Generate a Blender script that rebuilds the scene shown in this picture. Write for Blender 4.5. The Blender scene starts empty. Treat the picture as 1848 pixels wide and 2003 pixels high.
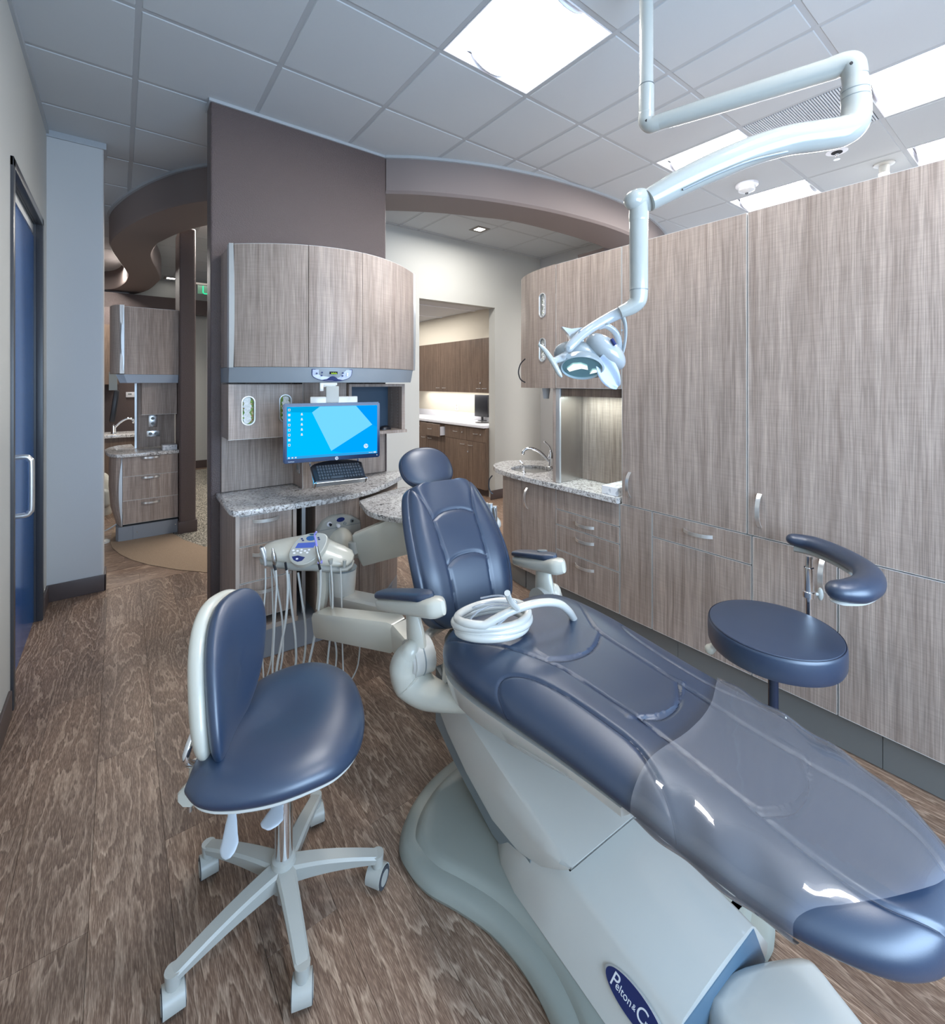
import bpy, bmesh, math, random
from mathutils import Vector, Matrix
random.seed(7)
PI = math.pi
S = bpy.context.scene
COL = S.collection
# ---------------- camera ----------------
CAMZ = 1.479; FPX = 899.0; YAW = math.radians(37.5)
cam_d = bpy.data.cameras.new('camera'); cam = bpy.data.objects.new('camera', cam_d); COL.objects.link(cam)
cam.location = (0, 0, CAMZ); cam.rotation_euler = (PI/2, 0, -YAW)
cam_d.sensor_fit = 'HORIZONTAL'; cam_d.sensor_width = 36; cam_d.lens = FPX/1848*36
cam_d.shift_y = -(1001.5-748)/1848; cam_d.clip_start = 0.02; cam_d.clip_end = 100
S.camera = cam
# ---------------- world, lights, exposure ----------------
w = bpy.data.worlds.new('world'); S.world = w; w.use_nodes = True
bg = w.node_tree.nodes['Background']; bg.inputs[0].default_value = (0.74, 0.85, 1.0, 1); bg.inputs[1].default_value = 0.8
S.view_settings.view_transform = 'Standard'; S.view_settings.look = 'None'
S.view_settings.exposure = 1.25; S.view_settings.gamma = 1; S.view_settings.use_curve_mapping = False
LIGHT_E = 26.0
def area(name, loc, rot, sx, sy, power, col):
    l = bpy.data.lights.new(name, 'AREA'); l.shape = 'RECTANGLE'; l.size = sx; l.size_y = sy; l.energy = power; l.color = col
    o = bpy.data.objects.new(name, l); COL.objects.link(o); o.location = loc; o.rotation_euler = rot; return o
# daylight coming through the window in the wall behind the camera
area('window_daylight', (1.1, -1.75, 1.55), (PI/2, 0, 0), 2.6, 1.5, 60, (0.50, 0.72, 1.0))
# ---------------- helpers ----------------
cR, sR = math.cos(YAW), math.sin(YAW)
def P(px, py, dep):            # a point of the room at a distance dep along the view axis
    u = (px-924)/FPX; v = (748-py)/FPX
    return Vector(((sR+cR*u)*dep, (cR-sR*u)*dep, CAMZ+v*dep))
def PZ(px, py, z):             # on a horizontal plane
    v = (748-py)/FPX; return P(px, py, (z-CAMZ)/v)
def worldloc(o):
    v = Vector((0, 0, 0))
    while o is not None: v += o.location; o = o.parent
    return v
def tag(o, label=None, cat=None, group=None, kind=None):
    if label: o['label'] = label
    if cat: o['category'] = cat
    if group: o['group'] = group
    if kind: o['kind'] = kind
    return o
def thing(name, label, cat, loc=(0, 0, 0), group=None):
    o = bpy.data.objects.new(name, None); COL.objects.link(o); o.location = loc; o.empty_display_size = .1
    return tag(o, label, cat, group)
def struct_root(name, loc=(0, 0, 0)):
    o = bpy.data.objects.new(name, None); COL.objects.link(o); o.location = loc; o['kind'] = 'structure'; return o
class MB:
    def __init__(s, xf=None): s.bm = bmesh.new(); s.xf = xf
    def _fin(s, geom_verts):
        if s.xf: bmesh.ops.transform(s.bm, matrix=s.xf, verts=geom_verts)
    def box(s, x0, x1, y0, y1, z0, z1, bev=0.0, seg=2, rot=None, c=None):
        r = bmesh.ops.create_cube(s.bm, size=1); vs = r['verts']
        for v in vs: v.co = Vector(((x0+x1)/2+v.co.x*(x1-x0), (y0+y1)/2+v.co.y*(y1-y0), (z0+z1)/2+v.co.z*(z1-z0)))
        if bev > 0:
            es = list({e for v in vs for e in v.link_edges})
            b = bmesh.ops.bevel(s.bm, geom=es, offset=bev, segments=seg, affect='EDGES', profile=.6)
            vs = list({v for f in b['faces'] for v in f.verts} | {v for v in vs if v.is_valid})
        if rot is not None:
            cc = Vector(c) if c is not None else Vector(((x0+x1)/2, (y0+y1)/2, (z0+z1)/2))
            bmesh.ops.transform(s.bm, matrix=Matrix.Translation(cc) @ rot.to_4x4() @ Matrix.Translation(-cc), verts=vs)
        s._fin(vs); return s
    def rings(s, rings, cap0=True, cap1=True, closed=True):
        L = [[s.bm.verts.new(p) for p in r] for r in rings]
        n = len(L[0])
        for a, b in zip(L[:-1], L[1:]):
            for i in range(n if closed else n-1):
                j = (i+1) % n
                try: s.bm.faces.new((a[i], a[j], b[j], b[i]))
                except ValueError: pass
        if cap0 and closed:
            try: s.bm.faces.new(L[0][::-1])
            except ValueError: pass
        if cap1 and closed:
            try: s.bm.faces.new(L[-1])
            except ValueError: pass
        s._fin([v for r in L for v in r]); return s
    def cyl(s, p0, p1, r0, r1=None, n=24, cap=True):
        r1 = r0 if r1 is None else r1
        p0 = Vector(p0); p1 = Vector(p1); d = (p1-p0).normalized()
        a = d.orthogonal().normalized(); b = d.cross(a)
        mk = lambda p, r: [p+a*math.cos(2*PI*i/n)*r+b*math.sin(2*PI*i/n)*r for i in range(n)]
        return s.rings([mk(p0, r0), mk(p1, r1)], cap, cap)
    def tube(s, pts, r, n=12, smooth=0, round_ends=False, flat=1.0, up=None):
        pts = [Vector(p) for p in pts]
        if smooth: pts, r = catmull(pts, r, smooth)
        m = len(pts); rr = r if isinstance(r, (list, tuple)) else [r]*m
        t = [(pts[min(i+1, m-1)]-pts[max(i-1, 0)]).normalized() for i in range(m)]
        a = t[0].orthogonal().normalized() if up is None else (Vector(up)-t[0]*Vector(up).dot(t[0])).normalized()
        R = []
        for i in range(m):
            a = (a-t[i]*a.dot(t[i])).normalized(); b = t[i].cross(a)
            R.append([pts[i]+(a*math.cos(2*PI*k/n)+b*flat*math.sin(2*PI*k/n))*rr[i] for k in range(n)])
        if round_ends:
            def endcap(i, sgn):
                out = []
                a2 = (R[i][0]-pts[i]); 
                for q in (.35, .7, .92, .995):
                    out.append([pts[i]+(p-pts[i])*math.sqrt(max(0, 1-q*q))+t[i]*sgn*q*rr[i] for p in R[i]])
                return out
            R = endcap(0, -1)[::-1]+R+endcap(m-1, 1)
        return s.rings(R)
    def lathe(s, prof, c=(0, 0, 0), axis=(0, 0, 1), n=32):
        c = Vector(c); d = Vector(axis).normalized(); a = d.orthogonal().normalized(); b = d.cross(a)
        return s.rings([[c+d*z+(a*math.cos(2*PI*i/n)+b*math.sin(2*PI*i/n))*max(r, 1e-5) for i in range(n)] for r, z in prof])
    def prism(s, poly, z0, z1, bev=0.0, seg=2, topscale=None):
        vs = [s.bm.verts.new((p[0], p[1], z0)) for p in poly]
        f = s.bm.faces.new(vs)
        r = bmesh.ops.extrude_face_region(s.bm, geom=[f])
        nv = [g for g in r['geom'] if isinstance(g, bmesh.types.BMVert)]
        for v in nv: v.co.z = z1
        allv = vs+nv
        if bev > 0:
            es = {e for v in nv for e in v.link_edges if e.other_vert(v) in set(nv)} | {e for v in vs for e in v.link_edges if e.other_vert(v) in set(vs)}
            b = bmesh.ops.bevel(s.bm, geom=list(es), offset=bev, segments=seg, affect='EDGES', profile=.6)
            allv = list({v for ff in b['faces'] for v in ff.verts} | {v for v in allv if v.is_valid})
        s._fin(allv); return s
    def plate(s, pts3, nrm, th, bev=0):     # polygon in 3D extruded along nrm
        nrm = Vector(nrm).normalized(); a = [Vector(p) for p in pts3]; b = [p+nrm*th for p in a]
        return s.rings([a, b])
    def grid(s, fn, nu, nv, closeu=False):
        L = [[s.bm.verts.new(fn(i/(nu if closeu else nu-1), j/(nv-1))) for i in range(nu)] for j in range(nv)]
        for j in range(nv-1):
            for i in range(nu if closeu else nu-1):
                k = (i+1) % nu
                s.bm.faces.new((L[j][i], L[j][k], L[j+1][k], L[j+1][i]))
        s._fin([v for r in L for v in r]); return s
    def build(s, name, mat, parent=None, smooth=True, label=None, origin=None, kind=None):
        bmesh.ops.recalc_face_normals(s.bm, faces=s.bm.faces)
        me = bpy.data.meshes.new(name)
        if origin is None and parent is None:
            xs = [v.co.x for v in s.bm.verts]; ys = [v.co.y for v in s.bm.verts]; zs = [v.co.z for v in s.bm.verts]
            origin = Vector(((min(xs)+max(xs))/2, (min(ys)+max(ys))/2, min(zs)))
        off = worldloc(parent) if parent is not None else Vector(origin)
        if parent is not None and origin is not None:
            off = Vector(origin)
        for v in s.bm.verts: v.co -= off
        if smooth:
            for f in s.bm.faces: f.smooth = True
            for e in s.bm.edges:
                if len(e.link_faces) == 2 and e.calc_face_angle(0) > math.radians(38): e.smooth = False
        s.bm.to_mesh(me); s.bm.free()
        o = bpy.data.objects.new(name, me); COL.objects.link(o)
        if mat: me.materials.append(mat)
        if parent is not None:
            o.parent = parent; o.location = off-worldloc(parent)
        else: o.location = off
        if label: o['label'] = label
        if kind: o['kind'] = kind
        return o
def catmull(pts, r, k):
    rr = list(r) if isinstance(r, (list, tuple)) else [r]*len(pts)
    out, ro = [], []
    n = len(pts)
    for i in range(n-1):
        p0, p1, p2, p3 = pts[max(i-1, 0)], pts[i], pts[i+1], pts[min(i+2, n-1)]
        for j in range(k):
            t = j/k
            out.append(.5*((2*p1)+(p2-p0)*t+(2*p0-5*p1+4*p2-p3)*t*t+(3*p1-p0-3*p2+p3)*t**3)); ro.append(rr[i]+(rr[i+1]-rr[i])*t)
    out.append(pts[-1]); ro.append(rr[-1]); return out, ro
_LK = {}
def lerps(keys, x):            # smooth catmull interpolation through (x, value) keys
    h = id(keys)
    if h not in _LK: _LK[h] = catmull([Vector((a, b, 0)) for a, b in keys], 0, 16)[0]
    c = _LK[h]
    if x <= c[0].x: return c[0].y
    lo, hi = 0, len(c)-1
    if x >= c[hi].x: return c[hi].y
    while hi-lo > 1:
        m = (lo+hi)//2
        if c[m].x <= x: lo = m
        else: hi = m
    a, b = c[lo], c[hi]
    return a.y+(b.y-a.y)*((x-a.x)/max(1e-9, b.x-a.x))
def lerpk(keys, x):            # piecewise smooth interpolation through (x, value) keys
    if x <= keys[0][0]: return keys[0][1]
    for (a, va), (b, vb) in zip(keys[:-1], keys[1:]):
        if x <= b:
            t = (x-a)/(b-a); t = t*t*(3-2*t)*.5+t*.5
            return va+(vb-va)*t
    return keys[-1][1]
def rotz(a): return Matrix.Rotation(a, 3, 'Z')
# ---------------- materials ----------------
def mat(name, col, rough=.5, metal=0, spec=.5, coat=0, coatr=.05, bump=None, emit=None, estr=0, alpha=None):
    m = bpy.data.materials.new(name); m.use_nodes = True; nt = m.node_tree; b = nt.nodes['Principled BSDF']
    b.inputs['Base Color'].default_value = (*col, 1); b.inputs['Roughness'].default_value = rough
    b.inputs['Metallic'].default_value = metal; b.inputs['Specular IOR Level'].default_value = spec
    b.inputs['Coat Weight'].default_value = coat; b.inputs['Coat Roughness'].default_value = coatr
    if emit: b.inputs['Emission Color'].default_value = (*emit, 1); b.inputs['Emission Strength'].default_value = estr
    if bump:
        sc, st, dist = bump
        tc = nt.nodes.new('ShaderNodeTexCoord'); nz = nt.nodes.new('ShaderNodeTexNoise'); nz.inputs['Scale'].default_value = sc; nz.inputs['Detail'].default_value = 3
        bp = nt.nodes.new('ShaderNodeBump'); bp.inputs['Strength'].default_value = st; bp.inputs['Distance'].default_value = dist
        nt.links.new(tc.outputs['Object'], nz.inputs['Vector']); nt.links.new(nz.outputs['Fac'], bp.inputs['Height']); nt.links.new(bp.outputs['Normal'], b.inputs['Normal'])
    return m
def N(nt, t, **k):
    n = nt.nodes.new(t)
    for a, v in k.items():
        if a in n.inputs: n.inputs[a].default_value = v
        else: setattr(n, a, v)
    return n
def ramp(nt, stops, interp='LINEAR'):
    r = nt.nodes.new('ShaderNodeValToRGB'); r.color_ramp.interpolation = interp
    e = r.color_ramp.elements
    while len(e) < len(stops): e.new(.5)
    for el, (p, c) in zip(e, stops): el.position = p; el.color = (*c, 1)
    return r
def coords(nt, scale, rnd=1.0, kind='Object'):
    tc = nt.nodes.new('ShaderNodeTexCoord'); mp = nt.nodes.new('ShaderNodeMapping'); mp.inputs['Scale'].default_value = scale
    oi = nt.nodes.new('ShaderNodeObjectInfo'); mu = N(nt, 'ShaderNodeMath', operation='MULTIPLY'); mu.inputs[1].default_value = 37.0*rnd
    nt.links.new(oi.outputs['Random'], mu.inputs[0]); ad = nt.nodes.new('ShaderNodeVectorMath'); ad.operation = 'ADD'
    nt.links.new(tc.outputs[kind], ad.inputs[0]); nt.links.new(mu.outputs[0], ad.inputs[1]); nt.links.new(ad.outputs[0], mp.inputs['Vector'])
    return mp.outputs[0], oi
def mixc(nt, a, b, fac, mode='MIX'):
    m = nt.nodes.new('ShaderNodeMix'); m.data_type = 'RGBA'; m.blend_type = mode
    for s_, v in ((m.inputs['Factor'], fac), (m.inputs['A'], a), (m.inputs['B'], b)):
        pass
    def put(sock, v):
        if hasattr(v, 'links'): nt.links.new(v, sock)
        elif isinstance(v, (int, float)): sock.default_value = v
        else: sock.default_value = (*v, 1)
    put(m.inputs[0], fac); put(m.inputs[6], a); put(m.inputs[7], b)
    return m.outputs[2]
def wood(name, light, dark, rough=.42):
    m = bpy.data.materials.new(name); m.use_nodes = True; nt = m.node_tree; b = nt.nodes['Principled BSDF']
    v1, oi = coords(nt, (34, 34, 1.1)); n1 = N(nt, 'ShaderNodeTexNoise', Scale=1.0, Detail=5.0, Roughness=.62, Distortion=.35); nt.links.new(v1, n1.inputs['Vector'])
    v2, _ = coords(nt, (5, 5, .45)); n2 = N(nt, 'ShaderNodeTexNoise', Scale=1.6, Detail=2.0); nt.links.new(v2, n2.inputs['Vector'])
    v3, _ = coords(nt, (9, 9, 420)); n3 = N(nt, 'ShaderNodeTexNoise', Scale=1.0, Detail=2.0, Roughness=.6); nt.links.new(v3, n3.inputs['Vector'])
    v4, _ = coords(nt, (260, 260, 6)); n4 = N(nt, 'ShaderNodeTexNoise', Scale=1.0, Detail=1.0); nt.links.new(v4, n4.inputs['Vector'])
    r1 = ramp(nt, [(.33, dark), (.62, light)]); nt.links.new(n1.outputs['Fac'], r1.inputs['Fac'])
    mid = tuple((x+y)/2*.86 for x, y in zip(light, dark))
    r2 = ramp(nt, [(.42, (0, 0, 0)), (.62, (1, 1, 1))]); nt.links.new(n2.outputs['Fac'], r2.inputs['Fac'])
    mu = N(nt, 'ShaderNodeMath', operation='MULTIPLY'); mu.inputs[1].default_value = .42; nt.links.new(r2.outputs[0], mu.inputs[0])
    c = mixc(nt, r1.outputs[0], mid, mu.outputs[0])
    r3 = ramp(nt, [(.40, (.80, .80, .80)), (.55, (1.04, 1.04, 1.04))]); nt.links.new(n3.outputs['Fac'], r3.inputs['Fac'])
    c = mixc(nt, c, r3.outputs[0], .42, 'MULTIPLY')
    r4 = ramp(nt, [(.38, (.74, .74, .74)), (.6, (1.12, 1.12, 1.12))]); nt.links.new(n4.outputs['Fac'], r4.inputs['Fac'])
    c = mixc(nt, c, r4.outputs[0], .8, 'MULTIPLY')
    nt.links.new(c, b.inputs['Base Color']); b.inputs['Roughness'].default_value = rough; b.inputs['Specular IOR Level'].default_value = .35
    bp = N(nt, 'ShaderNodeBump', Strength=.12, Distance=.001); nt.links.new(n4.outputs['Fac'], bp.inputs['Height']); nt.links.new(bp.outputs[0], b.inputs['Normal'])
    return m
def plankmat():
    m = bpy.data.materials.new('oak_plank'); m.use_nodes = True; nt = m.node_tree; b = nt.nodes['Principled BSDF']
    v, oi = coords(nt, (5.2, .75, 1), 1.0)
    n = N(nt, 'ShaderNodeTexNoise', Scale=1.0, Detail=1.5, Roughness=.45, Distortion=.3); nt.links.new(v, n.inputs['Vector'])
    v5, _ = coords(nt, (60, 9, 1)); n5 = N(nt, 'ShaderNodeTexNoise', Scale=1.0, Detail=3.0); nt.links.new(v5, n5.inputs['Vector'])
    m5 = N(nt, 'ShaderNodeMath', operation='MULTIPLY'); m5.inputs[1].default_value = .07; nt.links.new(n5.outputs['Fac'], m5.inputs[0])
    ad = N(nt, 'ShaderNodeMath', operation='ADD'); nt.links.new(n.outputs['Fac'], ad.inputs[0]); nt.links.new(m5.outputs[0], ad.inputs[1])
    mu = N(nt, 'ShaderNodeMath', operation='MULTIPLY'); mu.inputs[1].default_value = 22; nt.links.new(ad.outputs[0], mu.inputs[0])
    fr = N(nt, 'ShaderNodeMath', operation='FRACT'); nt.links.new(mu.outputs[0], fr.inputs[0])
    r1 = ramp(nt, [(0, (.16, .098, .066)), (.55, (.20, .128, .09)), (.80, (.48, .36, .27)), (.90, (.12, .07, .047)), (1, (.16, .098, .066))]); nt.links.new(fr.outputs[0], r1.inputs['Fac'])
    v2, _ = coords(nt, (520, 34, 1)); n2 = N(nt, 'ShaderNodeTexNoise', Scale=1.0, Detail=2.0, Roughness=.6); nt.links.new(v2, n2.inputs['Vector'])
    r2 = ramp(nt, [(.36, (.075, .044, .028)), (.5, (.20, .13, .09)), (.64, (.50, .375, .285))]); nt.links.new(n2.outputs['Fac'], r2.inputs['Fac'])
    c = mixc(nt, r1.outputs[0], r2.outputs[0], .42)
    v3, _ = coords(nt, (3, .6, 1)); n3 = N(nt, 'ShaderNodeTexNoise', Scale=1.5, Detail=2.0); nt.links.new(v3, n3.inputs['Vector'])
    r3 = ramp(nt, [(.3, (.72, .70, .70)), (.7, (1.2, 1.18, 1.15))]); nt.links.new(n3.outputs['Fac'], r3.inputs['Fac'])
    c = mixc(nt, c, r3.outputs[0], 1.0, 'MULTIPLY')
    r4 = ramp(nt, [(0, (.9, .9, .9)), (1, (1.1, 1.1, 1.1))]); nt.links.new(oi.outputs['Random'], r4.inputs['Fac'])
    c = mixc(nt, c, r4.outputs[0], 1.0, 'MULTIPLY')
    nt.links.new(c, b.inputs['Base Color']); b.inputs['Roughness'].default_value = .42; b.inputs['Specular IOR Level'].default_value = .4
    bp = N(nt, 'ShaderNodeBump', Strength=.35, Distance=.0015); nt.links.new(n2.outputs['Fac'], bp.inputs['Height']); nt.links.new(bp.outputs[0], b.inputs['Normal'])
    return m
def granite():
    m = bpy.data.materials.new('granite'); m.use_nodes = True; nt = m.node_tree; b = nt.nodes['Principled BSDF']
    v, _ = coords(nt, (1, 1, 1), 0)
    n1 = N(nt, 'ShaderNodeTexNoise', Scale=85.0, Detail=4.0, Roughness=.7, Distortion=.8); nt.links.new(v, n1.inputs['Vector'])
    n2 = N(nt, 'ShaderNodeTexNoise', Scale=42.0, Detail=4.0, Roughness=.7, Distortion=1.5); nt.links.new(v, n2.inputs['Vector'])
    r1 = ramp(nt, [(.34, (.42, .39, .37)), (.46, (.66, .64, .62)), (.60, (.82, .81, .80))]); nt.links.new(n1.outputs['Fac'], r1.inputs['Fac'])
    r2 = ramp(nt, [(.37, (.05, .05, .06)), (.43, (.5, .47, .45)), (.50, (1, 1, 1))]); nt.links.new(n2.outputs['Fac'], r2.inputs['Fac'])
    c = mixc(nt, r1.outputs[0], r2.outputs[0], .85, 'MULTIPLY')
    nt.links.new(c, b.inputs['Base Color']); b.inputs['Roughness'].default_value = .12
    return m
def carpetmat(name, c1, c2, scale, sx=1):
    m = bpy.data.materials.new(name); m.use_nodes = True; nt = m.node_tree; b = nt.nodes['Principled BSDF']
    v, _ = coords(nt, (sx, 1, 1), 0); n1 = N(nt, 'ShaderNodeTexNoise', Scale=scale, Detail=4.0, Roughness=.7, Distortion=.3); nt.links.new(v, n1.inputs['Vector'])
    r1 = ramp(nt, [(.4, c1), (.62, c2)]); nt.links.new(n1.outputs['Fac'], r1.inputs['Fac']); nt.links.new(r1.outputs[0], b.inputs['Base Color'])
    b.inputs['Roughness'].default_value = .95; return m
M = {}
M['wood'] = wood('taupe_laminate', (.465, .375, .32), (.305, .236, .197))
M['wood_d'] = wood('brown_laminate', (.22, .155, .115), (.13, .088, .066))
M['plank'] = plankmat()
M['granite'] = granite()
M['ceil'] = mat('ceiling_tile', (.50, .53, .55), .95, bump=(900, .5, .0008))
M['ceil_side'] = mat('ceiling_tile_side', (.62, .66, .70), .9)
M['tbar'] = mat('ceiling_grid_paint', (.40, .42, .44), .55)
M['wall_g'] = mat('warm_grey_paint', (.50, .50, .47), .75, bump=(260, .35, .001))
M['wall_w'] = mat('pale_blue_grey_paint', (.545, .545, .54), .7, bump=(260, .35, .001))
M['cream'] = mat('cream_paint', (.74, .68, .57), .8)
M['brown'] = mat('brown_textured_paint', (.105, .075, .070), .36, bump=(190, 1.0, .004))
M['soffit'] = mat('taupe_soffit_paint', (.215, .175, .165), .65, bump=(200, .2, .0008))
M['base'] = mat('brown_rubber_base', (.085, .062, .058), .4)
M['edge'] = mat('pale_edge_banding', (.62, .60, .57), .4)
M['toe'] = mat('grey_toe_kick', (.19, .19, .18), .4)
M['toe2'] = mat('silver_grey_toe_kick', (.24, .26, .29), .38)
M['alu'] = mat('brushed_aluminium', (.80, .79, .77), .30, .8)
M['alu_dull'] = mat('satin_silver_trim', (.62, .64, .65), .38, .7)
M['fascia'] = mat('grey_fascia_paint', (.26, .29, .32), .35)
M['steel'] = mat('stainless_steel', (.58, .57, .56), .25, 1)
M['chrome'] = mat('chrome', (.85, .86, .88), .06, 1)
M['navy'] = mat('navy_upholstery', (.010, .030, .072), .40, 0, .8, .7, .42, bump=(380, .2, .0005))
M['seam'] = mat('navy_piping', (.008, .014, .035), .5)
M['white'] = mat('white_enamel', (.565, .555, .515), .22, 0, .5, .5, .06)
M['cream_pl'] = mat('cream_plastic', (.58, .565, .49), .28, 0, .5, .4, .08)
M['grey_pl'] = mat('pale_grey_plastic', (.385, .39, .36), .38, 0, .5, bump=(900, .15, .0005))
M['grey_pl2'] = mat('mid_grey_plastic', (.22, .25, .26), .35)
M['grey_base'] = mat('grey_green_base_plastic', (.285, .30, .265), .4, bump=(900, .25, .0005))
M['dark'] = mat('black_plastic', (.012, .013, .018), .3)
M['darkblue'] = mat('dark_blue_print', (.008, .02, .12), .35)
M['hose'] = mat('off_white_hose', (.56, .565, .54), .4)
M['hole'] = mat('dark_recess', (.01, .01, .012), .8)
M['black_mon'] = mat('monitor_bezel', (.008, .03, .10), .25)
M['rubber'] = mat('dark_grey_tyre', (.05, .055, .065), .6)
M['doorblue'] = mat('dark_satin_door', (.02, .11, .36), .2, 0, .6)
M['frame'] = mat('dark_door_frame', (.045, .045, .05), .35)
M['paper'] = mat('white_tissue', (.88, .88, .84), .9, bump=(60, .4, .004))
M['whitep'] = mat('white_laminate', (.80, .80, .84), .35)
M['glass_em'] = mat('lit_lens', (.7, .75, .75), .3)
M['tan'] = carpetmat('tan_carpet', (.25, .175, .115), (.34, .25, .175), 300)
M['pattern'] = carpetmat('patterned_carpet', (.06, .055, .045), (.42, .38, .31), 26, 4)
def emat(name, col, st):
    if st < 2: st *= .47
    m = bpy.data.materials.new(name); m.use_nodes = True; nt = m.node_tree; nt.nodes.remove(nt.nodes['Principled BSDF'])
    e = N(nt, 'ShaderNodeEmission'); e.inputs[0].default_value = (*col, 1); e.inputs[1].default_value = st
    nt.links.new(e.outputs[0], nt.nodes['Material Output'].inputs[0]); return m
M['lamp'] = emat('troffer_diffuser_light', (1, .98, .96), LIGHT_E)
M['lampfar'] = emat('downlight_lens_light', (1, .97, .92), 6)
# ================= STRUCTURE =================
CZ = 3.177
# floor
FL = struct_root('floor')
MB().box(-1.2, 6.5, -2.2, 10.5, -.06, -.008).build('subfloor', mat('subfloor', (.06, .036, .025), .9), FL, False)
pw, pl, gap = .184, 1.22, .0004
me0 = None
def plank_mesh(L):
    m = MB(); m.box(-pw/2+gap, pw/2-gap, -L/2+gap, L/2-gap, -.008, 0, .0003, 1)
    o = m.build('plank', M['plank'], FL, False, origin=(0, 0, 0)); return o
cnt = 0; cache = {}
ncol = int((2.62+.62)/pw)+1
for i in range(ncol):
    xc = -.62+pw*(i+.5); y = -1.0-((i*.43) % 1)*pl
    while y < 4.2:
        y0, y1 = y, min(y+pl, 4.2)
        if i == 0: pass
        if y1-y0 < pl-.01: o = plank_mesh(y1-y0)
        elif cnt == 0: o = plank_mesh(pl); first = o
        else: o = first.copy(); COL.objects.link(o); o.parent = FL
        o.location = (xc, (y0+y1)/2, 0); cnt += 1
        y += pl
# second direction of planks in the corridor beyond
for i in range(10):
    yc = 4.2+pw*(i+.5); x = -1.1-((i*.37) % 1)*.8
    while x < 1.75:
        o = first.copy(); COL.objects.link(o); o.parent = FL; o.rotation_euler = (0, 0, PI/2); o.location = (x+pl/2, yc, 0); x += pl
MB().box(-1.2, 6.5, 6.04, 10.5, -.008, -.001).build('far_planking', M['plank'], FL, False)
MB().box(2.64, 6.5, -1.0, 6.04, -.008, -.002).build('far_planking', M['plank'], FL, False)
# curved tan carpet band and patterned carpet
tanp = [(.70, 3.95), (.523, 4.104), (.36, 4.29), (.183, 4.554), (.08, 4.76), (.003, 4.971), (-.05, 5.2), (-.072, 5.427), (-.06, 5.75), (.0, 6.2), (.4, 6.2), (.35, 5.6), (.433, 5.254), (.48, 5.05), (.558, 4.859), (.604, 4.741), (.9, 4.45), (1.0, 3.95)]
MB().prism(tanp, -.004, .004).build('carpet', M['tan'], None, False, kind='structure')
MB().prism([(.36, 5.6), (.433, 5.254), (.48, 5.05), (.558, 4.859), (.604, 4.741), (.9, 4.45), (1.0, 3.95), (2.6, 3.95), (2.6, 9), (.41, 9)], -.004, .0045).build('carpet', M['pattern'], None, False, kind='structure')
# ceiling: slab, tiles, tee bars
CE = struct_root('ceiling', (0, 0, CZ))
XG = [-1.18, -.565, .068, .681, 1.295, 1.913, 2.39, 2.64, 3.273, 3.90, 4.53, 5.15, 5.77, 6.4]
YG = [-.49, .125, .745, 1.345, 1.97, 2.577, 3.18, 3.79, 4.40, 5.01, 5.62, 6.23, 6.84, 7.45, 8.06, 8.67, 9.28]
fixt = {(1.295, 1.345), (3.273, .125), (3.273, 1.345), (4.53, .125), (4.53, 1.345), (1.295, -.49)}
MB().box(-1.3, 6.6, -2.2, 10.5, .07+CZ, .12+CZ).build('slab', M['tbar'], CE, False)
tcache = {}; ntile = 0
for i in range(len(XG)-1):
    for j in range(len(YG)-1):
        x0, x1, y0, y1 = XG[i], XG[i+1], YG[j], YG[j+1]
        if (x0, y0) in fixt: continue
        if x1 < -.38 and y1 < 4.1: continue
        if x0 == 3.273 and y0 == .745: continue
        key = (round(x1-x0, 3), round(y1-y0, 3))
        if key not in tcache:
            a, b = key; m = MB(); m.box(-a/2+.012, a/2-.012, -b/2+.012, b/2-.012, -.002, .018, .004, 1)
            o = m.build('ceiling_tile', M['ceil'], CE, False, origin=(0, 0, 0)); tcache[key] = o
        else:
            o = tcache[key].copy(); COL.objects.link(o); o.parent = CE
        o.location = ((x0+x1)/2, (y0+y1)/2, 0); ntile += 1
for x in XG[1:-1]:
    MB().box(x-.012, x+.012, -.5 if x > -.4 else 4.1, 10, CZ+.001, CZ+.03).build('tee_bar', M['tbar'], CE, False)
for y in YG:
    MB().box(-.4 if y < 4.1 else -1.2, 6.4, y-.012, y+.012, CZ+.0014, CZ+.029).build('tee_bar', M['tbar'], CE, False)
# walls
def wall(name, x0, x1, y0, y1, z0, z1, m, bev=0): return MB().box(x0, x1, y0, y1, z0, z1, bev, 3).build(name, m, None, bev > 0, kind='structure')
LX = -.39
wl = MB(); wl.box(LX-.13, LX, -2.2, 2.925, 0, CZ-.001); wl.box(LX-.13, LX, 3.905, 4.19, 0, CZ-.001); wl.box(LX-.13, LX, 2.925, 3.905, 2.475, CZ-.001)
wl.build('wall_left', M['wall_g'], None, False, kind='structure')
wall('wall_left', LX-.13, -.09, 4.19, 4.36, 0, CZ-.001, M['wall_w'], .018)
MB().box(LX-.14, -.075, 4.175, 4.375, CZ-.045, CZ-.0005, .003).build('trim_1', M['tbar'], None, False, kind='structure')
MB().box(LX, LX+.014, -2.2, 4.19, CZ-.03, CZ-.001).build('trim_2', M['tbar'], None, False, kind='structure')
bb = MB(); bb.box(LX, LX+.012, -2.2, 2.86, 0, .115, .004); bb.build('baseboard_left', M['base'], None, kind='structure')
bb = MB(); bb.box(LX, LX+.012, 3.955, 4.19, 0, .115, .004); bb.box(LX, -.078, 4.178, 4.19, 0, .115, .004); bb.box(-.09, -.078, 4.178, 4.37, 0, .115, .004)
bb.build('baseboard_left', M['base'], None, kind='structure')
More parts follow.
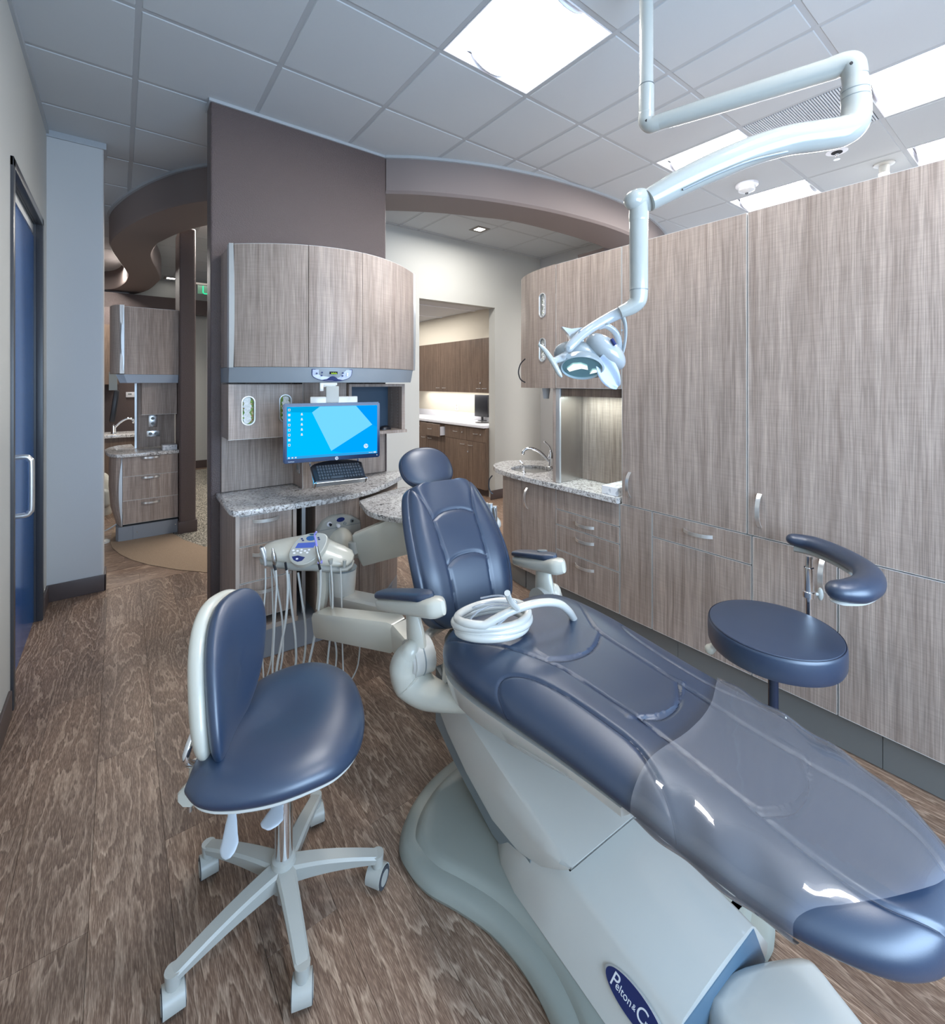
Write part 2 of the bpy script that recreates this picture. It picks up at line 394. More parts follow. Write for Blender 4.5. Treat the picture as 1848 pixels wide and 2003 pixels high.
# wall behind the camera with its window
wb = MB(); wb.box(-.52, 6.5, -2.3, -2.2, 0, .75); wb.box(-.52, 6.5, -2.3, -2.2, 2.4, CZ); wb.box(-.52, -.25, -2.3, -2.2, .75, 2.4); wb.box(2.45, 6.5, -2.3, -2.2, .75, 2.4)
wb.build('wall_back', M['wall_g'], None, False, kind='structure')
# brown feature wall
wall('wall_front', .43, 1.584, 3.13, 3.272, 0, CZ-.001, M['brown'], .012)
MB().box(.42, 1.594, 3.118, 3.284, CZ-.02, CZ-.0005, .003).build('trim_3', M['tbar'], None, False, kind='structure')
MB().box(.418, .50, 3.116, 3.286, 0, .115, .006).build('baseboard_front', M['base'], None, kind='structure')
# grey wall beyond with a doorway
gw = MB(); Y0, Y1 = 4.455, 4.575
gw.box(1.62, 2.666, Y0, Y1, 0, CZ-.001); gw.box(3.778, 4.6, Y0, Y1, 0, CZ-.001); gw.box(2.666, 3.778, Y0, Y1, 2.425, CZ-.001)
gw.build('wall_back', M['wall_g'], None, False, kind='structure')
bbm = MB(); bbm.box(3.70, 4.6, 4.443, 4.455, 0, .115, .003); bbm.build('baseboard_back', M['base'], None, kind='structure')
wall('wall_right', 4.6, 4.72, 3.05, 10, 0, CZ-.001, M['wall_w'])
# soffit ribbons (curved bulkheads hanging from the ceiling)
SZ = 2.90
k_ = (2.90-CAMZ)/(2.86-CAMZ)
def resamp(pts, k=6):
    p, _ = catmull([Vector((a, b, 0)) for a, b in pts], 0, k); return p
def ribbon(name, A, B, m):
    a = resamp(A); n = len(a)
    b = resamp(B); b = [b[int(round(i*(len(b)-1)/(n-1)))] for i in range(n)]
    R = []
    for p, q in zip(a, b):
        d = (q-p).normalized()*.02
        R.append([(p.x, p.y, CZ), (p.x, p.y, SZ+.02), (p.x+d.x, p.y+d.y, SZ), (q.x-d.x, q.y-d.y, SZ), (q.x, q.y, SZ+.02), (q.x, q.y, CZ)])
    M_ = MB(); M_.rings(R); return M_.build(name, m, None, kind='structure')
A = [(1.585, 3.128), (1.80, 2.985), (2.15, 2.82), (2.45, 2.72), (2.876, 2.627), (3.425, 2.572), (3.9, 2.585), (4.4, 2.66), (5.0, 2.85), (5.6, 3.2)]
B = [(1.585, 3.60), (1.80, 3.435), (2.10, 3.26), (2.41, 3.135), (2.75, 3.02), (3.30, 2.98), (3.8, 2.99), (4.3, 3.06), (4.8, 3.22), (5.3, 3.5)]
ribbon('trim_4', A, B, M['soffit'])
LO = [(.99, 3.66), (.74, 3.85), (.524*k_, 3.981*k_), (.373*k_, 4.211*k_), (.254*k_, 4.463*k_), (.146*k_, 4.748*k_), (.028, 5.30), (-.07, 5.79), (-.082, 6.19), (-.01, 6.86), (.05, 7.31), (.072, 7.65), (.045, 8.22), (-.067, 8.80), (-.3, 9.1), (-.7, 9.3)]
LI = [(1.15, 4.08), (.9, 4.35), (.63, 4.78), (.50, 5.06), (.414, 5.31), (.35, 5.55), (.31, 5.75), (.284, 6.19), (.32, 6.60), (.39, 7.04), (.442, 7.5), (.446, 7.83), (.34, 8.74), (.1, 9.4), (-.2, 9.75), (-.7, 9.9)]
ribbon('trim_5', LO, LI, M['soffit'])
def edge_trim(name, A, off=.02):
    a = resamp(A); R = []
    for i, p in enumerate(a):
        t = (a[min(i+1, len(a)-1)]-a[max(i-1, 0)]).normalized(); nn = Vector((t.y, -t.x, 0))
        if nn.dot(-Vector((p.x, p.y, 0))) < 0: nn = -nn
        R.append([p+nn*0.0005+Vector((0, 0, CZ-.022)), p+nn*off+Vector((0, 0, CZ-.022)), p+nn*off+Vector((0, 0, CZ)), p+nn*.0005+Vector((0, 0, CZ))])
    m = MB(); m.rings(R); m.build(name, M['tbar'], None, False, kind='structure')
edge_trim('trim_6', A); edge_trim('trim_7', LO[:9])
# square brown column of the corridor
colm = MB(); colm.box(.462, .60, 5.29, 5.72, 0, SZ+.10, .02, 3); colm.build('wall_column', M['brown'], None, kind='structure')
MB().box(.45, .612, 5.278, 5.732, 0, .12, .01).build('baseboard_column', M['base'], None, kind='structure')
# far walls of the corridor
wall('wall_far', -3, .15, 9.9, 10.0, 0, CZ-.001, M['brown'])
wall('wall_far', .13, 2.6, 9.2, 9.3, 0, CZ-.001, M['wall_g'])
wall('wall_far', -1.2, -1.1, 4.36, 10, 0, CZ-.001, M['brown'])
wall('trim_8', -1.1, 2.6, 8.95, 9.15, 2.62, 2.86, M['brown'])
MB().box(.6, 2.5, 9.188, 9.2, 0, .13).build('baseboard_far', M['base'], None, False, kind='structure')
# dark column above the right cabinets
wall('wall_column', 4.05, 4.30, 3.0, 3.35, 0, SZ, M['brown'])
# left sliding door with frame
fr = MB()
fr.box(LX-.02, LX+.012, 2.90, 2.94, 0, 2.50, .004); fr.box(LX-.02, LX+.012, 3.89, 3.93, 0, 2.50, .004); fr.box(LX-.02, LX+.012, 2.90, 3.93, 2.455, 2.50, .004)
fr.box(LX-.125, LX-.02, 3.895, 3.915, 0, 2.475); fr.box(LX-.125, LX-.02, 2.925, 3.905, 2.455, 2.475); fr.box(LX-.125, LX-.02, 2.915, 2.935, 0, 2.475)
fr.build('trim_9', M['frame'], None, kind='structure')
DO = struct_root('door_1', (LX-.05, 3.4, 0))
MB().box(LX-.07, LX-.03, 2.94, 3.893, .008, 2.38, .003).build('door_leaf', M['doorblue'], DO)
tr = MB(); tr.box(LX-.075, LX-.06, 2.94, 3.893, 2.40, 2.452); tr.box(LX-.045, LX-.032, 2.94, 3.893, 2.40, 2.452); tr.build('track', M['alu_dull'], DO)
hn = MB(); hy = 3.065
hn.tube([(LX-.03, hy, 1.12), (LX+.03, hy, 1.12), (LX+.045, hy, 1.105), (LX+.05, hy, 1.08), (LX+.05, hy, .88), (LX+.045, hy, .855), (LX+.03, hy, .84), (LX-.03, hy, .84)], .0125, 14, 4)
hn.build('door_handle', M['alu'], DO)
# ================= CEILING FITTINGS =================
def troffer(x0, x1, y0, y1, label):
    t = thing('ceiling_light', label, 'light', ((x0+x1)/2, (y0+y1)/2, CZ), 'square recessed ceiling lights')
    x0 += .014; x1 -= .014; y0 += .014; y1 -= .014
    f = MB()
    for a in ((x0, x0+.006, y0, y1), (x1-.006, x1, y0, y1), (x0+.006, x1-.006, y0, y0+.006), (x0+.006, x1-.006, y1-.006, y1)): f.box(*a, CZ-.001, CZ+.055)
    f.build('frame', M['whitetrof'], t, False)
    r = MB(); xm = (x0+x1)/2
    prof = [(x0+.006, CZ+.004), (x0+.08, CZ+.035), (xm-.13, CZ+.062), (xm+.13, CZ+.062), (x1-.08, CZ+.035), (x1-.006, CZ+.004)]
    r.rings([[(a, y, b) for a, b in prof] for y in (y0+.006, y1-.006)], closed=False); r.build('reflector', M['whitetrof'], t)
    d = MB(); n = 16
    ring = lambda y, s: [(xm-.125*s*math.cos(PI*i/n), y, CZ+.058-.066*s*math.sin(PI*i/n)) for i in range(n+1)]
    d.rings([ring(y0+.03, .9), ring(y0+.034, 1), ring(y1-.034, 1), ring(y1-.03, .9)]); d.build('diffuser', M['lamp'], t)
    e = MB()
    for yy in (y0+.024, y1-.030): e.rings([[(xm-.13*math.cos(PI*i/n), y, CZ+.060-.071*math.sin(PI*i/n)) for i in range(n+1)] for y in (yy, yy+.006)])
    e.build('end_cap', M['whitetrof'], t)
M['whitetrof'] = mat('white_reflector_paint', (.85, .86, .9), .5)
troffer(1.295, 1.913, 1.345, 1.97, 'large bright square ceiling light nearest the brown feature wall')
troffer(3.273, 3.90, .125, .745, 'bright ceiling light in the upper right behind the folded lamp arm elbow')
troffer(3.273, 3.90, 1.345, 1.97, 'ceiling light glimpsed just above the curved white lamp arm')
troffer(4.53, 5.15, 1.345, 1.97, 'ceiling light low above the wood cabinets beside the white smoke alarm')
troffer(4.53, 5.15, .125, .745, 'ceiling light at the right picture edge just above the tall wood cabinet')
troffer(1.295, 1.913, -.49, .125, 'added unseen square ceiling light by the window wall, beyond the foot of the dental chair')  # out-of-view fixture, added to light the scene
# perforated air vent tile
t = thing('air_vent', 'perforated grey ceiling air vent between the lights behind the white lamp arm', 'vent', (3.585, 1.045, CZ))
MB().box(3.285, 3.888, .757, 1.333, CZ+.012, CZ+.02).build('backing', mat('vent_backing', (.30, .31, .33), .6), t, False)
v = MB()
for i in range(44):
    y = .762+i*.0131; v.box(3.288, 3.885, y, y+.0075, CZ-.002, CZ+.004)
v.build('slat', M['ceil_side'], t, False, kind='stuff')
v = MB()
for i, r in enumerate((.20, .14, .08)):
    v.rings([[(3.585+q*math.cos(a*2*PI/32), 1.045+q*math.sin(a*2*PI/32), CZ+zz) for a in range(32)] for q, zz in ((r, .0045), (r, .0115), (r-.01, .0115), (r-.01, .0045))], False, False)
v.build('baffle', M['tbar'], t)
# sprinkler, smoke alarm, pipe stub
t = thing('fire_sprinkler', 'small chrome fire sprinkler in a white ring below the lamp arm', 'sprinkler', (4.18, 1.05, CZ))
MB().lathe([(.0, 0), (.066, 0), (.066, -.004), (.04, -.008), (.0, -.008)], (4.18, 1.05, CZ)).build('escutcheon', M['whitep'], t)
m = MB(); m.lathe([(.0, 0), (.034, 0), (.034, -.004), (0, -.004)], (4.18, 1.05, CZ-.008)); m.build('inner_ring', M['hole'], t)
m = MB(); m.lathe([(.012, 0), (.012, -.02), (.004, -.03), (.004, -.045), (.02, -.047), (.02, -.05), (0, -.05)], (4.18, 1.05, CZ-.01)); m.build('deflector', M['chrome'], t)
t = thing('smoke_alarm', 'white domed smoke alarm on the ceiling above the wood cabinets', 'alarm', (4.25, 1.69, CZ))
MB().lathe([(0, 0), (.085, 0), (.085, -.02), (.07, -.035), (0, -.035)], (4.25, 1.69, CZ)).build('base', M['whitep'], t)
MB().lathe([(.068, -.034), (.062, -.06), (.03, -.078), (0, -.08)], (4.25, 1.69, CZ)).build('lens_dome', mat('strobe_lens', (.62, .64, .66), .1, 0, .8), t)
m = MB(); m.cyl((4.25, 1.69, CZ-.081), (4.25, 1.69, CZ-.088), .012); m.build('sensor', M['dark'], t)
t = thing('ceiling_pipe', 'short white ceiling pipe rising behind the tall wood cabinet', 'pipe', (4.70, .885, CZ))
MB().lathe([(0, 0), (.065, 0), (.065, -.012), (.04, -.02), (.034, -.02)], (4.70, .885, CZ)).build('flange', M['white'], t)
MB().cyl((4.70, .885, CZ-.018), (4.70, .885, 2.2), .032).build('tube', M['white'], t)
def downlight(x, y, s, label):
    t = thing('downlight', label, 'light', (x, y, CZ))
    m = MB(); a = s; b = s*.55
    for q in ((-a, a, -a, -b), (-a, a, b, a), (-a, -b, -b, b), (b, a, -b, b)): m.box(x+q[0], x+q[1], y+q[2], y+q[3], CZ-.006, CZ+.02)
    m.build('frame', M['frame2'], t, False)
    MB().box(x-b, x+b, y-b, y+b, CZ-.0055, CZ-.003).build('lens', M['lampfar'], t, False)
M['frame2'] = mat('bronze_trim', (.16, .14, .12), .4)
downlight(3.16, 3.99, .085, 'small square recessed downlight under the curved soffit before the doorway')
downlight(.66, 8.93, .10, 'small square downlight at the far end of the left corridor')
t = thing('exit_sign', 'green edge-lit exit sign hanging in the far corridor beside the brown wall', 'sign', (.95, 6.9, 2.64))
m = MB(); m.box(.80, 1.20, 6.885, 6.895, 2.63, 2.745); m.build('panel', mat('green_tinted_acrylic', (.05, .16, .10), .15), t)
m = MB(); m.tube([(.86, 6.88, 2.735), (.86, 6.88, 2.65), (.875, 6.88, 2.635), (1.19, 6.88, 2.635)], .006, 8); m.build('lit_edge', emat('green_edge_glow', (.02, .75, .3), 1.6), t)
m = MB(); m.box(.78, 1.22, 6.87, 6.91, 2.745, 2.77); m.build('mount', M['frame2'], t)
m = MB(); m.cyl((1.0, 6.89, 2.77), (1.0, 6.89, CZ-.001), .012); m.build('hanger', M['frame2'], t)
# ================= CABINETRY ON THE RIGHT =================
WX = 2.275; WB = 2.88
def slab(name, x, y0, y1, z0, z1, parent, th=.019, m=None, edge=True):
    """flat door or drawer front facing -X with pale edge banding"""
    g = .0016
    o = MB().box(x, x+th, y0+g, y1-g, z0+g, z1-g, .0008, 1).build(name, m or M['wood'], parent, False)
    if edge:
        e = MB(); w = .0017
        for q in ((y0+g, y1-g, z1-g-w, z1-g+.0002), (y0+g, y1-g, z0+g-.0002, z0+g+w), (y0+g-.0002, y0+g+w, z0+g, z1-g), (y1-g-w, y1-g+.0002, z0+g, z1-g)):
            e.box(x-.0004, x+th*.8, *q)
        e.build('edge_band', M['edge'], o, False)
    return o
def bow_handle(c, d, nrm, L, parent, w=.0175, proj=.03, th=.004, name='handle', m=None):
    """arched flat bar pull: c centre, d along, nrm outwards"""
    c = Vector(c); d = Vector(d).normalized(); nrm = Vector(nrm).normalized(); s = d.cross(nrm)
    R = []; n = 14
    for i in range(n+1):
        t = -1+2*i/n; q = c+d*(L/2*t)+nrm*(proj*(1-abs(t)**2.6)+.001)
        tn = (d*(L/2)+nrm*(-proj*2.6*abs(t)**1.6*(1 if t > 0 else -1))).normalized(); nn = s.cross(tn).normalized()
        R.append([q+s*w/2, q+s*w/2+nn*th, q-s*w/2+nn*th, q-s*w/2])
    return MB().rings(R).build(name, m or M['alu'], parent)
# tall cabinets
def tall(y0, y1, label, seam):
    t = thing('tall_cabinet', label, 'cabinet', ((WX+WB)/2, (y0+y1)/2, .15), 'tall wood cabinets along the right wall'); return t
tc = tall(.903, 1.577, 'tall wood cabinet left of the pair, adjoining the sink niche', 0)
MB().box(WX+.0195, WB, .905, 1.562, .15, 2.257).build('body', M['wood'], tc, False)
MB().box(WX+.0195, WB, 1.5625, 1.576, .15, .785).build('side_panel', M['wood'], tc, False)
d = slab('door', WX, .903, 1.564, .785, 2.257, tc); bow_handle((WX, 1.511, .904), (0, 0, 1), (-1, 0, 0), .138, d)
d = slab('drawer', WX, .884, 1.374, .65, .783, tc); bow_handle((WX, 1.128, .730), (0, 1, 0), (-1, 0, 0), .14, d)
slab('door', WX, .884, 1.374, .148, .648, tc)
slab('panel', WX, 1.376, 1.576, .148, .783, tc)
tc2 = tall(-.30, .903, 'widest tall wood cabinet, at the right edge behind the round stool', 0)
MB().box(WX+.0195, WB, -.30, .8825, .15, .784).build('body', M['wood'], tc2, False)
MB().box(WX+.0195, WB, -.30, .901, .785, 2.257).build('body', M['wood'], tc2, False)
d = slab('door', WX, -.30, .9015, .785, 2.257, tc2); bow_handle((WX, .85, .905), (0, 0, 1), (-1, 0, 0), .145, d)
d = slab('door', WX, .569, .882, .148, .783, tc2); bow_handle((WX, .618, .69), (0, 0, 1), (-1, 0, 0), .13, d)
slab('panel', WX, -.30, .567, .148, .783, tc2)
# sink base cabinet with curved end
bc = thing('sink_base_cabinet', 'curved-end wood base cabinet with drawers under the granite sink top', 'cabinet', (2.5, 2.1, .15))
d0 = slab('panel', WX, 1.579, 2.065, .65, .783, bc)
for a, b, hz in ((.55, .648, .597), (.388, .548, .50), (.148, .386, .338)):
    d = slab('drawer', WX, 1.579, 2.065, a, b, bc); bow_handle((WX, 1.828, hz), (0, 1, 0), (-1, 0, 0), .14, d)
ell = lambda a, off=0: (WX+.26-(.26+off)*math.cos(a), 2.39+(.40+off)*math.sin(a))
d = MB(); pts = [(WX, 2.069), (WX, 2.20), (WX, 2.385)]
MB().box(WX, WX+.019, 2.0675, 2.386, .149, .782, .0008, 1).build('door', M['wood'], bc, False)
bow_handle((WX, 2.33, .665), (0, 0, 1), (-1, 0, 0), .145, bc)
arc = [ell(i*PI/2/14) for i in range(15)]; arci = [ell(i*PI/2/14, -.019) for i in range(15)]
ca = MB(); ca.prism([(x, y) for x, y in arc]+[(x, y) for x, y in arci[::-1]], .149, .782); ca.build('curved_panel', M['wood'], bc)
MB().box(WX+.02, WB, 1.579, 2.38, .15, .64).build('body', M['wood'], bc, False)
MB().prism([ell(0, -.02)]+arci+[(WB, 2.77), (WB, 2.381)], .15, .64).build('body', M['wood'], bc)
# toe kick
for y0, y1 in ((-.30, .438), (.440, 1.25), (1.252, 2.10), (2.102, 2.38)):
    tag(MB().box(2.312, 2.325, y0, y1, .002, .147).build('trim_10', M['toe'], None, False), kind='structure')
tp = [ell(i*PI/2/10, -.04) for i in range(11)]; tp2 = [ell(i*PI/2/10, -.052) for i in range(11)]
MB().prism(tp+tp2[::-1], .002, .147).build('trim_10', M['toe'], None, kind='structure')
# counter
def rounded(poly, k=5): return [(p.x, p.y) for p in catmull([Vector((a, b, 0)) for a, b in poly], 0, k)[0]]
ct = [(WX-.025, 1.58), (WX-.025, 1.80), (WX-.028, 2.1), (WX-.025, 2.40), (WX-.008, 2.56), (2.30, 2.70), (2.375, 2.82), (2.47, 2.885), (2.60, 2.90), (2.74, 2.83)]
cp = rounded(ct)+[(2.86, 2.70), (2.86, 1.58)]
SK = (2.50, 2.52)
topb = MB(); N_ = 48
# slab with a round sink hole
import mathutils
def slab_with_hole(mb, poly, hole, z0, z1):
    bmh = mb.bm
    for z, up in ((z1, True), (z0, False)):
        vo = [bmh.verts.new((x, y, z)) for x, y in poly]; vi = [bmh.verts.new((x, y, z)) for x, y in hole]
        eo = [bmh.edges.new((vo[i], vo[(i+1) % len(vo)])) for i in range(len(vo))]; ei = [bmh.edges.new((vi[i], vi[(i+1) % len(vi)])) for i in range(len(vi))]
        bmesh.ops.triangle_fill(bmh, use_beauty=True, edges=eo+ei)
        if up: To, Ti = vo, vi
        else: Bo, Bi = vo, vi
    for T, B in ((To, Bo), (Ti, Bi)):
        n = len(T)
        for i in range(n): bmh.faces.new((T[i], T[(i+1) % n], B[(i+1) % n], B[i]))
hole = [(SK[0]+.155*math.cos(2*PI*i/40), SK[1]+.155*math.sin(2*PI*i/40)) for i in range(40)]
slab_with_hole(topb, cp, hole, .785, .817)
tag(topb.build('countertop', M['granite'], None, True), 'speckled granite countertop with a rounded end around the small sink', 'countertop')
sk = thing('sink', 'small round stainless basin sunk in the rounded granite top', 'sink', (*SK, .70))
MB().lathe([(.152, .0), (.15, -.02), (.14, -.11), (.10, -.14), (.03, -.145), (.0, -.145)], (*SK, .80)).build('basin', M['steel'], sk)
MB().lathe([(.0, .003), (.022, .003), (.024, 0)], (*SK, .657)).build('drain', M['chrome'], sk)
# faucet
fc = thing('faucet', 'chrome gooseneck faucet with lever on the granite sink counter', 'faucet', (2.65, 2.456, .817))
fx, fy = 2.65, 2.456
MB().lathe([(0, 0), (.028, 0), (.028, .008), (.02, .014), (.021, .07), (.023, .075), (.019, .09), (.017, .11), (.008, .135), (.004, .14), (0, .14)], (fx, fy, .817)).build('body', M['chrome'], fc)
m = MB(); m.tube([(fx-.01, fy+.005, .865), (fx-.06, fy+.04, .93), (fx-.11, fy+.08, .965), (fx-.15, fy+.11, .965), (fx-.17, fy+.128, .945), (fx-.172, fy+.13, .93)], [.012, .012, .011, .011, .012, .013], 14, 6, True); m.build('spout', M['chrome'], fc)
m = MB(); m.tube([(fx, fy, .955), (fx-.01, fy+.01, .985), (fx-.028, fy+.026, 1.01), (fx-.036, fy+.034, 1.018)], [.006, .005, .006, .008], 10, 5, True); m.build('lever', M['chrome'], fc)
t = thing('filtered_water_tap', 'tiny clear soap tap standing at the front of the round basin', 'tap', (2.345, 2.44, .817))
MB().lathe([(0, 0), (.016, 0), (.015, .006), (.009, .012), (.009, .035), (.012, .04), (.008, .05), (0, .05)], (2.345, 2.44, .817)).build('base', M['chrome'], t)
m = MB(); m.tube([(2.345, 2.44, .86), (2.335, 2.445, .885), (2.322, 2.455, .905)], .0045, 8, 4, True); m.build('lever', M['chrome'], t)
# wall-hung upper cabinet with curved end and glove windows
uc = thing('upper_cabinet', 'wood upper cabinet with curved end above the granite sink counter', 'cabinet', (2.5, 2.1, 1.44))
slab('door', WX, 1.5655, 2.065, 1.44, 2.257, uc)
eu = lambda a, off=0: (2.60-(.325+off)*math.cos(a), 2.067+(.575+off)*math.sin(a))
ua = [eu(i*PI/2/20) for i in range(21)]; ui = [eu(i*PI/2/20, -.019) for i in range(21)]
def curved_with_slots(slots, z0, z1, name, parent):
    """curved panel meshed along the arc, with rounded slots cut through"""
    mb = MB(); ang = [i*PI/2/60 for i in range(61)]; zs = [z0+(z1-z0)*j/80 for j in range(81)]
    def inside(a, z):
        for (ac, zc, aw, zh) in slots:
            dx = abs(a-ac)/aw; r = aw; dz = max(0, abs(z-zc)-(zh-.027))/.027
            if dx*dx+dz*dz < 1: return True
        return False
    V = {}
    def vert(i, j, off):
        if (i, j, off) not in V:
            x, y = eu(ang[i], off); V[(i, j, off)] = mb.bm.verts.new((x, y, zs[j]))
        return V[(i, j, off)]
    for i in range(60):
        for j in range(80):
            if inside((ang[i]+ang[i+1])/2, (zs[j]+zs[j+1])/2): continue
            mb.bm.faces.new([vert(i, j, 0), vert(i+1, j, 0), vert(i+1, j+1, 0), vert(i, j+1, 0)])
    return mb.build(name, M['wood'], parent)
curved_with_slots([(.22, 2.004, .047, .082), (.22, 1.70, .047, .080)], 1.44, 2.257, 'curved_panel', uc)
MB().prism([(x, y) for x, y in ua[1:]]+[(2.61, 2.6)]+[(x, y) for x, y in ui[::-1]][1:], 2.235, 2.2568).build('top_edge', M['edge'], uc)
MB().prism([(WX+.02, 1.5655), (WX+.02, 2.06)]+[(x, y) for x, y in ui[1:]]+[(2.88, 2.63), (2.88, 1.5655)], 1.44, 1.455).build('underside', M['wood'], uc)
MB().prism([(WX+.02, 1.5655), (WX+.02, 2.06)]+[(x, y) for x, y in ui[1:]]+[(2.88, 2.63), (2.88, 1.5655)], 2.22, 2.234).build('top', M['wood'], uc)
MB().box(2.45, 2.88, 1.5655, 2.05, 1.455, 2.22).build('body', M['wood'], uc, False)
def stadium(hw, hh, n=10):
    out = []
    for i in range(n+1): a = PI*i/n; out.append((hw*math.cos(a), (hh-hw)+hw*math.sin(a)))
    for i in range(n+1): a = PI+PI*i/n; out.append((hw*math.cos(a), -(hh-hw)+hw*math.sin(a)))
    return out
M['glovebox'] = None
def gbm():
    m = bpy.data.materials.new('glove_box_print'); m.use_nodes = True; nt = m.node_tree; b = nt.nodes['Principled BSDF']
    v, _ = coords(nt, (60, 60, 60), 1); n1 = N(nt, 'ShaderNodeTexNoise', Scale=1.0, Detail=1.0); nt.links.new(v, n1.inputs['Vector'])
    r1 = ramp(nt, [(.38, (.35, .45, .03)), (.5, (.10, .35, .06)), (.58, (.45, .16, .02)), (.66, (.6, .62, .3))]); nt.links.new(n1.outputs['Fac'], r1.inputs['Fac']); nt.links.new(r1.outputs[0], b.inputs['Base Color'])
    return m
M['glovebox'] = gbm()
def glove_window(c, rt, nrm, hw, hh, parent, rng, shift=.0):
    c = Vector(c); rt = Vector(rt).normalized(); nrm = Vector(nrm).normalized(); up = Vector((0, 0, 1))
    st = stadium(hw, hh); mk = lambda k, d: [c+rt*(a*k)+up*(b*(1-(1-k)*hw/hh))+nrm*d for a, b in st]
    rim = MB(); rim.rings([mk(1.06, -.012), mk(1.22, .001), mk(1.20, .006), mk(1.06, .006), mk(.98, .001), mk(.98, -.012)], False, False)
    rm = rim.build('window_rim', M['alu_dull'], parent)
    b = MB(); b.rings([mk(1.0, -.02), mk(1.0, -.024)]); b.build('glove_box', M['glovebox'], parent)
    g = MB()
    for i in range(5):   # crumpled folds of glove tissue
        zc = hh*(-.72+.36*i); ww = hw*rng.uniform(.55, .78)
        def fn(u, v, zc=zc, ww=ww, sd=rng.random()*6, sh=shift):
            a = u*2*PI; r = math.sin(v*PI); 
            return c+rt*(sh*hw+ww*math.cos(a)*r*(1+.15*math.sin(3*a+sd)))+up*(zc+hh*.27*math.sin(a)*r*(1+.2*math.sin(2*a+sd)))+nrm*(-.020+.013*math.cos(v*PI)*.5+.007+.003*math.sin(4*a+sd))
        g.grid(fn, 16, 8, True)
    g.build('glove_tissue', M['paper'], parent, kind='stuff')
rng = random.Random(3)
for zc, hh in ((2.004, .078), (1.70, .076)):
    x, y = eu(.22); x2, y2 = eu(.24); tt = Vector((x2-x, y2-y, 0)).normalized()
    glove_window((x, y, zc), tt, (-tt.y, tt.x, 0) if -tt.y < 0 else (tt.y, -tt.x, 0), .028, hh, uc, rng)
# sink niche: steel lined side, back panel, light strip
t = thing('sink_niche', 'open lit niche with steel side lining above the granite counter', 'niche', (2.4, 1.8, .818))
MB().box(2.525, 2.54, 1.58, 2.13, .819, 1.44).build('back_panel', wood('brushed_laminate', (.42, .345, .295), (.27, .212, .180), .22), t, False)
m = MB(); m.box(2.30, 2.524, 2.045, 2.06, .819, 1.439); m.build('side_lining', M['steel'], t, False)
m = MB(); m.box(2.285, 2.30, 2.04, 2.075, .819, 1.439, .003); m.build('side_edge', M['alu_dull'], t)
m = MB(); m.box(2.285, 2.38, 2.076, 2.10, .819, 1.439); m.build('side_panel', M['wood'], t, False)
m = MB(); m.box(2.30, 2.52, 1.58, 2.04, 1.39, 1.4385); m.build('valance', M['wood_d'], t, False)
area('niche_lamp', (2.42, 1.8, 1.385), (0, 0, 0), .1, .35, .9, (.85, 1, .97))
# wall strip and soap dispenser next to the niche
t = thing('cup_dispenser', 'frosted cup dispenser hanging under the curved upper cabinet', 'dispenser', (2.42, 2.27, 1.36))
MB().lathe([(.02, 0), (.03, .075), (.0, .075)], (2.40, 2.27, 1.364)).build('cup', mat('frosted_plastic', (.55, .60, .66), .3), t)
wall('wall_right', 2.885, 3.0, -2.2, 2.62, 0, 2.30, M['wall_w'])
# loop of black cable and hook by the curved end
cab = MB(); cab.tube([P(1027, 702, 2.95), P(1018, 712, 2.97), P(1014, 728, 2.98), P(1018, 742, 2.97), P(1027, 748, 2.95)], .004, 8, 4); tag(cab.build('cable_loop', M['dark'], None), 'thin black cable loop behind the curved upper cabinet edge', 'cable')
cab = MB(); cab.tube([P(963, 930, 3.0), P(957, 938, 3.0), P(956, 952, 3.0), P(960, 963, 3.0), P(964, 966, 3.0)], .004, 8, 4); tag(cab.build('cable_loop', M['dark'], None), 'thin black cable drooping beside the curved sink base cabinet', 'cable')
# tissue box on the right counter
def tissue_box(x0, x1, y0, y1, z, label):
    t = thing('tissue_box', label, 'box', ((x0+x1)/2, (y0+y1)/2, z))
    m = bpy.data.materials.get('leafy_card')
    if not m:
        m = bpy.data.materials.new('leafy_card'); m.use_nodes = True; nt = m.node_tree; b = nt.nodes['Principled BSDF']
        v, _ = coords(nt, (1, 1, 1), 0); vo = N(nt, 'ShaderNodeTexVoronoi', Scale=38.0); vo.feature = 'SMOOTH_F1'; nt.links.new(v, vo.inputs['Vector'])
        r = ramp(nt, [(.25, (.52, .54, .58)), (.34, (.80, .81, .83)), (.5, (.76, .77, .80))]); nt.links.new(vo.outputs['Distance'], r.inputs['Fac']); nt.links.new(r.outputs[0], b.inputs['Base Color'])
    MB().box(x0, x1, y0, y1, z, z+.048, .002).build('carton', m, t)
    mb = MB(); mb.lathe([(.03, 0), (.032, .001), (0, .001)], ((x0+x1)/2, (y0+y1)/2, z+.0485)); mb.build('opening', M['paper'], t)
tissue_box(2.285, 2.50, 1.60, 1.71, .8175, 'white leaf-patterned tissue box on the right granite counter')
# ================= CENTRAL CABINET ON THE BROWN WALL =================
BY = 3.128
